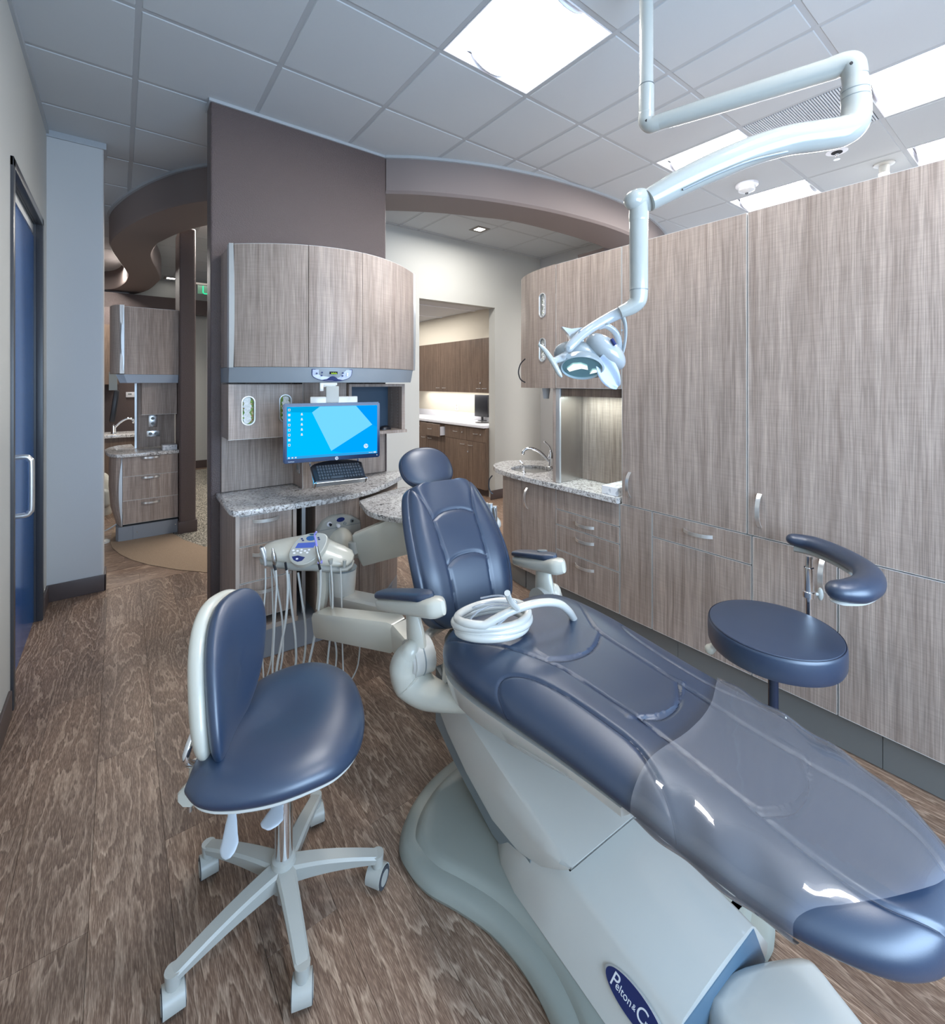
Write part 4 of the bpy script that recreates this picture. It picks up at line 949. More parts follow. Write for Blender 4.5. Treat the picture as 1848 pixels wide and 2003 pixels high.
def textobj(body, name, mat_, parent, loc, xdir, ydir, size, ext=.0004, shear=0, align='CENTER', spacing=1.0):
    cu_ = bpy.data.curves.new(name, 'FONT'); cu_.body = body; cu_.size = size; cu_.extrude = ext; cu_.align_x = align; cu_.align_y = 'CENTER'; cu_.shear = shear; cu_.space_character = spacing
    o = bpy.data.objects.new(name, cu_); COL.objects.link(o); dg = bpy.context.evaluated_depsgraph_get()
    me = bpy.data.meshes.new_from_object(o.evaluated_get(dg)); bpy.data.objects.remove(o)
    o = bpy.data.objects.new(name, me); me.materials.clear(); me.materials.append(mat_); COL.objects.link(o)
    x = Vector(xdir).normalized(); y = Vector(ydir).normalized(); z = x.cross(y)
    mt = Matrix((x, y, z)).transposed().to_4x4(); mt.translation = Vector(loc); me.transform(mt)
    pl_ = worldloc(parent); me.transform(Matrix.Translation(-pl_)); o.parent = parent
    return o
def disc_on_mon(u, v, r, d, name, m):
    c = mon(u, v, d); mb = MB(); mb.cyl(c, c+nm*.0008, r, n=28); return mb.build(name, m, mo, False)
uh, vh = su0+(su1-su0)*.865, sv0+(sv1-sv0)*.165
disc_on_mon(uh, vh, .0125, .0024, 'logo_disc', emat('screen_logo', (.75, .9, 1), .95))
textobj('hp', 'logo', emat('screen_logo_letters', (.0, .33, .85), 1), mo, mon(uh, vh+.008, .0036), hd, (0, 0, 1), .020, .0002, .35)
disc_on_mon(.53, .036, .0095, .0006, 'logo_disc', M['whitep'])
textobj('hp', 'logo', M['black_mon'], mo, mon(.53, .042, .0018), hd, (0, 0, 1), .015, .0002, .35)
textobj('EliteDisplay', 'model_text', M['alu_dull'], mo, mon(.075, .03, .0008), hd, (0, 0, 1), .0065, .0001)
disc_on_mon(.965, .045, .0022, .0006, 'power_led', emat('led', (.8, .9, 1), 1))
# mount arm from the fascia
ma = thing('monitor_arm', 'white plastic monitor arm hanging from the grey fascia', 'arm', (.98, 2.75, 1.2))
c = mon(.5, .5, -.05)
mb = MB(); R_ = rotz(math.atan2(hd.y, hd.x)); mb.box(c.x-.035, c.x+.035, c.y-.012, c.y+.012, 1.10, 1.458, .003, rot=R_); mb.build('column', M['grey_pl'], ma)
mb = MB(); mb.box(c.x-.12, c.x+.14, c.y-.012, c.y-.0, 1.30, 1.40, .006, rot=R_); mb.build('plate', M['white'], ma)
mb = MB(); mb.box(c.x-.04, c.x+.03, c.y+.0, c.y+.09, 1.452, 1.477, .004, rot=R_); mb.box(c.x-.065, c.x-.045, c.y-.0, c.y+.04, 1.43, 1.477, .003, rot=R_); mb.box(c.x-.065, c.x+.03, c.y+.0, c.y+.03, 1.462, 1.477, .003, rot=R_); mb.build('bracket', M['white'], ma)
# wire keyboard holder with keyboard
K0 = P(602, 907, 2.52); K1 = P(703, 903, 2.66); K2 = P(719, 934, 2.55); K3 = P(615, 950, 2.41)
kc = (K0+K1+K2+K3)/4
kx = ((K2-K3)+(K1-K0)).normalized(); ky = ((K0-K3)+(K1-K2)); ky = (ky-kx*ky.dot(kx)).normalized(); kn = kx.cross(ky)
kw = (K2-K3).length/2; kd = (K0-K3).length/2
def kb(a, b, d=0): return kc+kx*(a*kw)+ky*(b*kd)+kn*d
kh = thing('keyboard_holder', 'bent steel wire keyboard tray hanging below the monitor', 'holder', tuple(kb(0, -1)))
mb = MB()
for s_ in (-1, 1): mb.tube([kb(s_*.10, 1.0, .10), kb(s_*.13, 1.02, .05), kb(s_*.2, 1.1, .02), kb(s_*.85, 1.12, .015), kb(s_*.95, 1.05, .01), kb(s_*.93, .95, -.005), kb(s_*.96, -.9, -.012), kb(s_*.96, -1.08, -.01), kb(s_*.94, -1.1, .02)], .005, 8, 4)
mb.build('wire_frame', M['chrome'], kh)
mb = MB(); mb.rings([[kb(-1, -1.10, .016), kb(-1, -1.04, -.014), kb(-1, -.6, -.014), kb(-1, -.6, -.011), kb(-1, -1.0, -.011), kb(-1, -1.06, .018)], [kb(1, -1.10, .016), kb(1, -1.04, -.014), kb(1, -.6, -.014), kb(1, -.6, -.011), kb(1, -1.0, -.011), kb(1, -1.06, .018)]]); mb.build('front_rail', M['alu_dull'], kh)
ke = thing('keyboard', 'black keyboard with arched top edge lying in the wire tray', 'keyboard', tuple(kb(0, -.9)))
out = [(-.95, -.97), (.95, -.97), (.99, .55), (.85, .75), (.5, .95), (0, 1.02), (-.5, .95), (-.85, .75), (-.99, .55)]
mb = MB(); mb.rings([[kb(a, b, 0) for a, b in out], [kb(a, b, .014) for a, b in out], [kb(a*.97, b*.96, .018) for a, b in out]]); mb.build('body', M['dark'], ke)
keym = mat('dark_grey_keys', (.05, .065, .085), .4)
kproto = None; rows = 5
for r_ in range(rows):
    ncol_ = 16
    for q in range(ncol_):
        a0 = -.80+1.66*q/ncol_; a1 = a0+1.66/ncol_*.86; b0 = -.88+1.40*r_/rows; b1 = b0+1.40/rows*.82
        if r_ == 0 and 4 <= q <= 8:
            if q == 4: a1 = -.80+1.66*9/ncol_-.01
            else: continue
        mb = MB(); mb.rings([[kb(a0, b0, .018), kb(a1, b0, .018), kb(a1, b1, .018), kb(a0, b1, .018)], [kb(a0+.008, b0+.02, .0235), kb(a1-.008, b0+.02, .0235), kb(a1-.008, b1-.02, .0235), kb(a0+.008, b1-.02, .0235)]])
        mb.build('key', keym, ke, False)
# ================= DENTAL CHAIR =================
n_ = math.sqrt(1.0036)
CF = Vector((-.06, -1, 0))/n_; CL = Vector((1, -.06, 0))/n_; C0 = Vector((1.121, 1.29, 0))
def CH(k, o, z): return C0+CF*k+CL*o+Vector((0, 0, z))
dc = thing('dental_chair', 'large navy upholstered reclined dental chair on a pale grey base', 'chair', tuple(CH(.3, 0, 0)))
WK = [(-.02, .14), (.0, .22), (.04, .27), (.12, .305), (.25, .31), (.38, .298), (.6, .272), (.85, .252), (1.0, .228), (1.08, .195), (1.14, .15), (1.175, .095), (1.19, .03)]
TK = [(-.02, .625), (.03, .662), (.12, .682), (.45, .68), (.9, .672), (1.1, .66), (1.17, .64), (1.19, .60)]
BK = [(-.02, .585), (.03, .54), (.15, .525), (.4, .545), (.8, .575), (1.1, .57), (1.17, .575), (1.19, .59)]
def seamdist(k, o, seam):
    best = 9
    for (a, b), (c, d) in zip(seam[:-1], seam[1:]):
        vx, vy = c-a, d-b; t = max(0, min(1, ((k-a)*vx+(o-b)*vy)/(vx*vx+vy*vy+1e-12)))
        dd = (k-a-vx*t)**2+(o-b-vy*t)**2
        if dd < best: best = dd
    return math.sqrt(best)
def cm2(pts, k=5): return [(p.x, p.y) for p in catmull([Vector((a, b, 0)) for a, b in pts], 0, k)[0]]
SL = cm2([(.07, -.262), (.16, -.235), (.27, -.175), (.39, -.123), (.478, -.106), (.663, -.097), (.80, -.102), (.946, -.114), (1.04, -.118), (1.12, -.10), (1.18, -.045)])
SR = cm2([(.07, .262), (.16, .235), (.27, .165), (.357, .122), (.48, .112), (.642, .103), (.80, .095), (.937, .095), (1.04, .105), (1.12, .09), (1.18, .04)])
OL = cm2([(.42, -.298), (.36, -.285), (.345, -.25), (.40, -.208), (.50, -.182), (.62, -.170), (.71, -.170), (.78, -.195), (.83, -.225), (.86, -.25)])
OR_ = [(a, -b) for a, b in OL]
P1 = cm2([(.38, -.123), (.413, -.06), (.413, .03), (.37, .118)]); P2 = cm2([(.663, -.097), (.695, -.05), (.69, .03), (.642, .103)]); P3 = cm2([(.946, -.114), (.975, -.05), (.968, .035), (.93, .095)])
P0 = cm2([(.10, -.25), (.085, -.1), (.085, .1), (.10, .25)])
SEAMS = [SL, SR, OL, OR_, P1, P2, P3]
SB = [(min(a for a, b in s)-.03, max(a for a, b in s)+.03, min(b for a, b in s)-.03, max(b for a, b in s)+.03) for s in SEAMS]
def seat_pt(k, t, off=0.0, groove=True):
    """t in [-1,1] across the top, |t|>1 underneath"""
    w_ = lerps(WK, k); zt = lerps(TK, k); zb = lerps(BK, k); zm = zb+(zt-zb)*.42
    nn = 2.9
    if abs(t) <= 1:
        x = math.sin(t*PI/2); o = w_*x; z = zm+(zt-zm)*(max(0, 1-abs(x)**nn))**(1/2.2)
        if groove:
            g = 0; tot = 0
            for s, b in zip(SEAMS, SB):
                if b[0] < k < b[1] and b[2] < o < b[3]:
                    d = seamdist(k, o, s); g = max(g, math.exp(-(d/.0048)**2)); tot += .25*math.exp(-(d/.028)**2)
            z -= .0045*g
            # raised side bolsters, slightly sunk centre
            z += .006*math.exp(-((abs(o)-w_*.62)/(.06))**2)-.004*math.exp(-(o/.09)**2)
            # flaps of the pockets stand proud of the next panel
            if abs(o) < .115:
                for ke in (.41, .69, .97):
                    kk = ke-.06*(o/.115)**2*.6
                    if k < kk and k > kk-.12: z += .0035*math.exp(-((kk-k)/.05)**2)
    else:
        s = 2-abs(t); x = math.sin(s*PI/2); o = w_*x*(1 if t > 0 else -1); z = zm-(zm-zb)*(max(0, 1-abs(x)**nn))**(1/2.2)
    if off: o *= (w_+off)/w_ if w_ > .01 else 1; z += off*(1 if abs(t) <= 1 else -1)
    return CH(k, o, z)
NK, NT, NB = 300, 170, 26
ks_ = [-.02+1.21*(i/(NK-1)) for i in range(NK)]
ts_ = [-1+2*i/NT for i in range(NT)]+[1+2*i/NB for i in range(NB)]
mb = MB()
R = []
for k in ks_:
    R.append([seat_pt(k, t if t <= 2 else t-4) for t in ts_])
mb.rings(R); seat = mb.build('seat_cushion', M['navy'], dc)
for e in seat.data.edges: pass
def seam_tube(pts, r, parent, fn, name='piping'):
    mb = MB(); mb.tube([fn(a, b) for a, b in pts], r, 6); return mb.build(name, M['seam'], parent)
def seat_surf(k, o):
    w_ = lerps(WK, k); t = math.asin(max(-1, min(1, o/w_)))/(PI/2); p = seat_pt(k, t); return p-Vector((0, 0, .0002))
for s in SEAMS: seam_tube(s, .0011, seat, seat_surf)
# clear protective film over the foot end
def filmmat():
    m = bpy.data.materials.new('clear_vinyl'); m.use_nodes = True; nt = m.node_tree; nt.nodes.remove(nt.nodes['Principled BSDF'])
    tr = N(nt, 'ShaderNodeBsdfTransparent'); tr.inputs[0].default_value = (.93, .95, .97, 1); gl = N(nt, 'ShaderNodeBsdfGlossy'); gl.inputs['Roughness'].default_value = .035
    df = N(nt, 'ShaderNodeBsdfDiffuse'); df.inputs[0].default_value = (.58, .60, .68, 1)
    m1 = N(nt, 'ShaderNodeMixShader'); m1.inputs[0].default_value = .16; nt.links.new(tr.outputs[0], m1.inputs[1]); nt.links.new(df.outputs[0], m1.inputs[2])
    fr = N(nt, 'ShaderNodeFresnel'); fr.inputs[0].default_value = 1.6; m2 = N(nt, 'ShaderNodeMixShader'); nt.links.new(fr.outputs[0], m2.inputs[0]); nt.links.new(m1.outputs[0], m2.inputs[1]); nt.links.new(gl.outputs[0], m2.inputs[2])
    tc = N(nt, 'ShaderNodeTexCoord'); nz = N(nt, 'ShaderNodeTexNoise', Scale=7.0, Detail=2.5, Distortion=1.2); nt.links.new(tc.outputs['Object'], nz.inputs['Vector'])
    bp = N(nt, 'ShaderNodeBump', Strength=.3, Distance=.005); nt.links.new(nz.outputs['Fac'], bp.inputs['Height'])
    nt.links.new(bp.outputs[0], gl.inputs['Normal']); nt.links.new(bp.outputs[0], fr.inputs['Normal']); nt.links.new(m2.outputs[0], nt.nodes['Material Output'].inputs[0]); return m
FS = [(-.31, .785), (-.277, .772), (-.18, .754), (-.05, .763), (.07, .747), (.188, .70), (.25, .67)]
FE = [(-.30, 1.00), (-.25, 1.02), (-.19, 1.055), (-.14, 1.09), (-.08, 1.125), (0, 1.155), (.06, 1.165), (.12, 1.168), (.25, 1.165)]
def film(u, v):
    t = -1.30+2.6*u; x = math.sin(max(-1, min(1, t))*PI/2)
    k = .9
    for _ in range(14):
        o = lerps(WK, k)*x; k = .5*k+.5*(lerps(FS, o)+(lerps(FE, o)-lerps(FS, o))*v)
    wr = .0022*math.sin(k*55+x*6)*math.exp(-((abs(x)-.9)/.2)**2)
    p = seat_pt(k, t, .0045+wr, False)
    w_ = lerps(WK, k); return p+Vector((0, 0, .0065))*(1 if abs(t) <= 1 else 0)
mb = MB(); mb.grid(film, 120, 90); fm = mb.build('protective_film', filmmat(), dc, label='clear glossy plastic film over the foot end')
# seat pan (white rim under the cushion)
mb = MB(); R = []
for i in range(40):
    k = -.06+.80*i/39; w_ = lerps(WK, k if k > .0 else .0)*1.0; q = min(1, (i+2)/8); e = max(.0, 1-((k-.1)/.68)**2 if k > .1 else 1)**.5
    a = w_*.985*q; zt = lerps(BK, max(k, .03))+.028; zb = zt-.03-.055*e
    b = a*(.93-.25*(1-e))
    R.append([CH(k, -a, zt), CH(k, -a*.99, zt-.02), CH(k, -b, zb+.012), CH(k, -b*.9, zb), CH(k, b*.9, zb), CH(k, b, zb+.012), CH(k, a*.99, zt-.02), CH(k, a, zt)])
mb.rings(R); mb.build('seat_pan', M['white'], dc)
# backrest
SP = [(-.195, .515), (-.212, .58), (-.25, .70), (-.31, .80), (-.39, .905), (-.455, .985), (-.475, 1.01)]
spv, _ = catmull([Vector((a, 0, b)) for a, b in SP], 0, 12)
def spine(v):
    f = v*(len(spv)-1); i = min(int(f), len(spv)-2); p = spv[i].lerp(spv[i+1], f-i); t = (spv[min(i+2, len(spv)-1)]-spv[max(i-1, 0)]).normalized(); return p, t
BW = [(0, .10), (.03, .15), (.08, .19), (.18, .223), (.35, .235), (.55, .228), (.75, .20), (.88, .17), (.95, .14), (.985, .11), (1, .07)]
bL = cm2([(.90, -.93), (.80, -.72), (.65, -.50), (.48, -.43), (.30, -.40), (.15, -.42), (.02, -.5)]); bR = [(a, -b) for a, b in bL]
b1 = cm2([(.615, -.47), (.65, -.2), (.65, .2), (.615, .47)]); b2 = cm2([(.37, -.41), (.405, -.18), (.405, .18), (.37, .41)])
pL = cm2([(.985, -.80), (.93, -.87), (.8, -.88), (.5, -.89), (.2, -.88), (.05, -.80)]); pR = [(a, -b) for a, b in pL]
BSE = [bL, bR, b1, b2, pL, pR]
def back_pt(v, t, off=0, groove=True, thick=.05):
    w_ = lerps(BW, v); p, T = spine(v); Nf = Vector((T.z, 0, -T.x)); Nf = Nf if Nf.x > 0 else -Nf   # facing the foot end
    endf = max(0, min(1, v/.05, (1-v)/.04))**.5
    x = math.sin((t if abs(t) <= 1 else (2-abs(t))*(1 if t > 0 else -1))*PI/2); o = w_*x
    sgn = 1 if abs(t) <= 1 else -1
    h = thick*(max(0, 1-abs(x)**3))**(1/2.3)*(.35+.65*endf)
    if sgn > 0:
        d = h
        if groove:
            g = 0; xx = x
            for s in BSE: g = max(g, math.exp(-(seamdist(v*.56, xx*w_, [(a*.56, b*w_) for a, b in s])/.0062)**2)) if v_in(s, v) else g
            d -= .0055*g*(1 if h > .01 else 0)
            d += .012*math.exp(-((abs(x)-.70)/.2)**2)
    else: d = -.6*h
    d += off*sgn
    o *= (1+off/w_)
    return CH(p.x+Nf.x*d, o, p.z+Nf.z*d)
def v_in(s, v): return min(a for a, b in s)-.08 < v < max(a for a, b in s)+.08
mb = MB(); R = []
NV = 130
tsb = [-1+2*i/110 for i in range(110)]+[1+2*i/24 for i in range(24)]
for j in range(NV):
    v = j/(NV-1); R.append([back_pt(v, t if t <= 2 else t-4) for t in tsb])
mb.rings(R); back = mb.build('backrest', M['navy'], dc)
def back_surf(v, x):
    t = math.asin(max(-1, min(1, x)))/(PI/2); return back_pt(v, t)
for s in BSE: seam_tube(s, .0012, back, back_surf)
# white shell behind the backrest and the yoke joining it to the hubs
mb = MB(); R = []
for j in range(30):
    v = .0+.94*j/29; p, T = spine(v); Nf = Vector((T.z, 0, -T.x)); Nf = Nf if Nf.x > 0 else -Nf; w_ = lerps(BW, v)*.9
    R.append([CH(p.x-Nf.x*(.028+.035*(1-abs(q)**3)*1), w_*q, p.z-Nf.z*(.028+.035*(1-abs(q)**3))) for q in [-1+2*i/16 for i in range(17)]]+[CH(p.x-Nf.x*.015, w_*q*.97, p.z-Nf.z*.015) for q in (1, 0, -1)])
mb.rings(R); mb.build('back_shell', M['cream_pl'], dc)
mb = MB(); mb.tube([CH(-.09, -.285, .53), CH(-.17, -.24, .50), CH(-.235, -.15, .50), CH(-.25, 0, .505), CH(-.235, .15, .50), CH(-.17, .24, .50), CH(-.09, .285, .53)], [.035, .032, .03, .03, .03, .032, .035], 14, 6, flat=.6); mb.build('yoke', M['white'], dc)
mb = MB(); mb.box(-.04, .04, -.03, .03, .40, .53, .012, rot=None)
for v in mb.bm.verts: v.co = CH(-.215+v.co.y, v.co.x, v.co.z)
mb.build('centre_post', M['white'], dc)
mb = MB()
def lp(a, b, s_): return a+(b-a)*s_
R = []
for i in range(12):
    s_ = i/11; k = -.22+.25*s_; zc = .42-.0*s_; hw = .11+.16*s_
    R.append([CH(k, -hw, zc+.045), CH(k, -hw*.9, zc), CH(k, hw*.9, zc), CH(k, hw, zc+.045), CH(k, hw*.8, zc+.07), CH(k, -hw*.8, zc+.07)])
mb.rings(R); mb.build('rear_bracket', M['grey_pl'], dc)
# hubs and arm supports
for s_, z0 in ((-1, .525), (1, .555)):
    mb = MB(); R = []
    mb.cyl(CH(-.08, s_*.262, z0), CH(-.08, s_*.335, z0), .062, n=40); mb.cyl(CH(-.08, s_*.335, z0), CH(-.08, s_*.343, z0), .055, .05, n=40)
    mb.build('hub', M['white'], dc)
    mb = MB(); mb.cyl(CH(-.08, s_*.300, z0), CH(-.08, s_*.304, z0), .0635, n=40); mb.build('hub_ring', M['grey_pl2'], dc)
    # arm support rising to the armrest
    mb = MB(); mb.tube([CH(-.08, s_*.30, z0), CH(-.095, s_*.305, z0+.09), CH(-.11, s_*.31, z0+.15)], [.055, .045, .03], 16, 5, flat=.55, up=(0, 1, 0)); mb.build('arm_support', M['cream_pl'], dc)
    mb = MB(); mb.tube([CH(-.11, s_*.312, z0+.14), CH(-.12, s_*.318, z0+.20)], [.017, .022], 12, 0); mb.build('swivel_post', M['grey_pl2'], dc)
    # cream shroud sweeping down to the seat pan
    mb = MB(); mb.tube([CH(-.07, s_*.335, z0+.03), CH(-.09, s_*.345, z0-.02), CH(-.085, s_*.325, z0-.075), CH(-.03, s_*.295, z0-.10), CH(.05, s_*.26, z0-.09), CH(.14, s_*.22, z0-.07)], [.040, .062, .072, .060, .047, .03], 20, 7, True, flat=.85); mb.build('side_shroud', M['cream_pl'], dc)
# armrests
def armrest(rear, front, sx):
    rear = Vector(rear); front = Vector(front); ax = (front-rear); L = ax.length; ax.normalize(); sd = ax.cross(Vector((0, 0, 1))).normalized(); up = sd.cross(ax)
    def body(h0, h1, w0, z_off, nm, m, l0=0, l1=1, bulge=0):
        mb = MB(); R = []
        for i in range(26):
            s_ = l0+(l1-l0)*i/25; e = min(1, (s_-l0)/.08+.15, (l1-s_)/.10+.05)**.5
            ww = w0*(.86+.20*math.sin(PI*s_))*e; hh = lp(h0, h1, s_)*(.55+.45*e); c = rear+ax*(L*s_)+up*(z_off+bulge*math.sin(PI*s_))
            R.append([c+sd*(ww*math.copysign(abs(math.cos(a))**.6, math.cos(a)))+up*(hh*math.copysign(abs(math.sin(a))**.7, math.sin(a))) for a in [2*PI*q/24 for q in range(24)]])
        mb.rings(R); return mb.build(nm, m, dc)
    body(.020, .033, .041, -.030, 'arm_body', M['cream_pl'], 0, 1)
    body(.012, .016, .037, .000, 'arm_pad', M['navy'], -.01, .86, .004)
armrest(CH(-.275, -.365, .685), CH(.075, -.295, .785), -1)
armrest(CH(-.30, .315, .69), CH(.035, .285, .772), 1)
# headrest
hc = Vector((-.572, 0, 1.072)); hT = Vector((-.62, 0, .78)).normalized(); hN = Vector((hT.z, 0, -hT.x))
def headpt(u, v, k=1.0, dd=0):
    a = 2*PI*u; ph = PI*v
    ca, sa = math.cos(a), math.sin(a); r = math.sin(ph)**.55; y = math.cos(ph)
    ex = lambda q: math.copysign(abs(q)**.85, q)
    o = .137*k*ex(ca)*r; t = .106*k*ex(sa)*r*(1+.12*ca*0); d = (.036 if y > 0 else .030)*math.copysign(abs(y)**.7, y)*k+dd
    d -= .012*(o/.128)**2 if y > 0 else 0
    p = hc+hT*t+hN*d; return CH(p.x, o, p.z)
mb = MB(); mb.grid(lambda u, v: headpt(u, v), 64, 40, True); hr = mb.build('headrest', M['navy'], dc)
mb = MB(); pts = [headpt(i/64, .37, 1.004) for i in range(65)]; mb.tube(pts, .0016, 6); mb.build('piping', M['seam'], hr)
mb = MB(); q0 = hc-hN*.03; mb.tube([CH(q0.x, 0, q0.z), CH(-.56, 0, 1.02), CH(-.50, 0, .96), CH(-.43, 0, .87)], .02, 12, 4, flat=.5); mb.build('headrest_bar', M['chrome'], dc)
# lift arm under the seat
mb = MB(); R = []
for k, zl, zr, ol, orr in ((-.15, .285, .42, .19, .16), (-.05, .235, .39, .20, .175), (.08, .185, .345, .205, .182), (.225, .142, .312, .205, .182), (.35, .150, .285, .205, .182), (.44, .185, .266, .202, .182), (.50, .225, .255, .196, .181), (.53, .244, .249, .184, .180)):
    R.append([CH(k, -ol, zl), CH(k, -ol, zl+(zr-zl)*.55), CH(k, -orr-.006, zr-.008), CH(k, -orr+.006, zr), CH(k, orr-.006, zr), CH(k, orr+.006, zr-.008), CH(k, ol, zl+(zr-zl)*.55), CH(k, ol, zl)])
mb.rings(R); mb.build('lift_arm_cover', M['white'], dc)
mb = MB(); R = []
for k, zl, zr in ((-.155, .20, .41), (-.02, .14, .36), (.2, .07, .26), (.34, .07, .19), (.38, .07, .17)):
    R.append([CH(k, -.188, zl), CH(k, -.188, zr), CH(k, .188, zr), CH(k, .188, zl)])
mb.rings(R); mb.build('lift_arm_shade', M['grey_pl2'], dc)  # inner body in darker grey, added for the shadow side of the cover
# pump housing
mb = MB(); R = []
for k, f in ((.195, .0), (.205, .45), (.23, .72), (.28, .90), (.36, 1), (.5, 1), (.62, 1), (.72, 1), (.78, 1.0), (.81, .99)):
    zt = (.205-.045*(k-.2)/.6)*(.35+.65*f); wl_ = .225*(.35+.65*f); wr_ = .150*(.45+.55*f)
    def kk(q): return k+(.03*(1-abs(q))**1 if k > .7 else 0)
    R.append([CH(k, -wl_, .036), CH(k, -wl_-.004, .06), CH(k, -wr_-.012, zt-.012), CH(k, -wr_+.004, zt), CH(k, -wr_*.5, zt+.006), CH(k, 0, zt+.008), CH(k, wr_*.5, zt+.006), CH(k, wr_-.004, zt), CH(k, wr_+.012, zt-.012), CH(k, wl_+.004, .06), CH(k, wl_, .036)])
mb.rings(R); hs = mb.build('pump_housing', M['white'], dc)
mb = MB(); R = []
for k, s_ in ((.805, .985), (.812, .985)):
    R.append([CH(k, -.215*s_, .03), CH(k, -.155*s_, .15*s_), CH(k, .155*s_, .15*s_), CH(k, .215*s_, .03)])
mb.rings(R); mb.build('front_panel', mat('blue_grey_panel', (.10, .17, .24), .3), dc)
# base plate
def mirror(L): return L+[(k, -o) for k, o in L[::-1]]
half = cm2([(-.155, 0.0), (-.15, .12), (-.115, .25), (-.05, .36), (.03, .425), (.11, .43), (.19, .41), (.27, .365), (.37, .318), (.48, .298), (.58, .305), (.66, .34), (.72, .365), (.77, .35), (.80, .29), (.81, .22), (.80, .0)], 4)
hl = cm2([(-.155, 0.0), (-.15, .12), (-.115, .25), (-.05, .36), (.03, .425), (.11, .43), (.19, .41), (.27, .365), (.37, .318), (.48, .298), (.58, .305), (.68, .335), (.78, .36), (.88, .34), (.93, .27), (.93, .15), (.86, .04), (.81, .0)], 4)
pl_ = [CH(k, -o, 0) for k, o in hl]+[CH(k, o, 0) for k, o in half[-2:0:-1]]
ce = CH(.35, 0, 0)
def ring(poly, s_, z, inset): 
    out = []
    for i, p in enumerate(poly):
        a = poly[i-1]; b = poly[(i+1) % len(poly)]; t = (b-a).normalized(); nn = Vector((t.y, -t.x, 0))
        if nn.dot(p-ce) < 0: nn = -nn
        q = p-nn*inset; out.append(Vector((q.x, q.y, z)))
    return out
mb = MB(); mb.rings([ring(pl_, 1, .002, .004), ring(pl_, 1, .014, -.0), ring(pl_, 1, .030, .006), ring(pl_, 1, .040, .02), ring(pl_, 1, .043, .045), ring(pl_, 1, .043, .052), ring(pl_, 1, .052, .060), ring(pl_, 1, .057, .070), ring(pl_, 1, .058, .085)])
mb.build('base_plate', M['grey_base'], dc)
# maker's badge on the left slope of the housing
ba = CH(.66, -.227, .06); bb_ = CH(.77, -.227, .06); bt = CH(.66, -.1602, .17)
ex = (bb_-ba).normalized(); ey = (bt-ba); ey = (ey-ex*ey.dot(ex)).normalized(); en = ex.cross(ey)
if en.dot(CL) > 0: en = -en
dd_ = P(1240, 1964, 1)-Vector((0, 0, CAMZ)); o_ = Vector((0, 0, CAMZ)); tt_ = (ba-o_).dot(en)/dd_.dot(en); bc_ = o_+dd_*tt_+en*.003
mb = MB(); N2 = 48
el = lambda s_, h: [bc_+ex*(.074*s_*math.cos(2*PI*i/N2))+ey*(.026*s_*math.sin(2*PI*i/N2))+en*h for i in range(N2)]
mb.rings([el(1.06, -.006), el(1.06, .0), el(1.0, .001)]); mb.build('badge_rim', M['alu_dull'], dc)
mb = MB(); mb.rings([el(1.0, 0), el(.99, .0016)]); bd = mb.build('badge', M['darkblue'], dc, label='dark blue oval badge lettered Pelton & Crane')
for f in ('P', 'C'): pass
tw = mat('badge_lettering', (.85, .86, .88), .4)
textobj('P', 'lettering', tw, dc, bc_-ex*.050+ey*.000+en*.0019, ex, ey, .038, .0003, .2)
textobj('elton', 'lettering', tw, dc, bc_-ex*.024-ey*.003+en*.0019, ex, ey, .020, .0003, .1)
textobj('&', 'lettering', tw, dc, bc_+ex*.003-ey*.003+en*.0019, ex, ey, .014, .0003, .1)
textobj('C', 'lettering', tw, dc, bc_+ex*.020+ey*.000+en*.0019, ex, ey, .036, .0003, .2)
textobj('rane', 'lettering', tw, dc, bc_+ex*.046-ey*.003+en*.0019, ex, ey, .018, .0003, .1)
# foot control in front of the chair
fcx = thing('foot_control', 'glossy pale foot control on the floor in front of the chair base', 'pedal', (1.14, .35, 0))
mb = MB(); pf = [(1.035, .50), (1.13, .49), (1.24, .435), (1.305, .385), (1.29, .32), (1.22, .20), (1.08, .18), (.98, .27), (.985, .42)]
pf = [Vector((a, b, 0)) for a, b in pf]; ce = Vector((1.14, .34, 0)); pf = [p for p in catmull(pf+[pf[0]], 0, 3)[0]][:-1]
mb.rings([ring(pf, 1, .002, .0), ring(pf, 1, .05, -.004), ring(pf, 1, .10, .004), ring(pf, 1, .115, .016), ring(pf, 1, .121, .032)]); mb.build('cover', M['white'], fcx)
mb = MB(); mb.tube([CH(.835, .1, .02), Vector((1.17, .455, .02)), Vector((1.15, .43, .03))], .008, 8, 4); mb.build('cord', M['hose'], fcx)
# high-volume hose coiled on the seat
hz = thing('suction_hose', 'coiled white suction hose with clear tubing lying on the seat cushion', 'hose', tuple(CH(.10, .0, .69)))
def coil(cx, cy, rx, ry, z0, z1, turns, a0, n=140, rot=0):
    pts = []
    for i in range(n+1):
        a = a0+2*PI*turns*i/n; s_ = i/n; wob = 1+.05*math.sin(a*1.7)
        u_, w__ = rx*wob*math.cos(a), ry*wob*math.sin(a)
        pts.append(Vector((cx+u_*math.cos(rot)-w__*math.sin(rot), cy+u_*math.sin(rot)+w__*math.cos(rot), z0+(z1-z0)*s_+.004*math.sin(a*2))))
    return pts
q = PZ(963, 1213, .72)
pts = coil(q.x, q.y, .118, .075, .700, .745, 3.3, 2.4, 150, -.35)
tail = [PZ(1000, 1195, .78), PZ(1050, 1180, .79), PZ(1090, 1180, .775), PZ(1112, 1195, .73), PZ(1125, 1215, .66), PZ(1140, 1230, .58)]
pts = pts+catmull([pts[-1]]+tail, 0, 6)[0][1:]
mb = MB(); mb.tube(pts, .0125, 12); mb.build('hose', M['white'], hz)
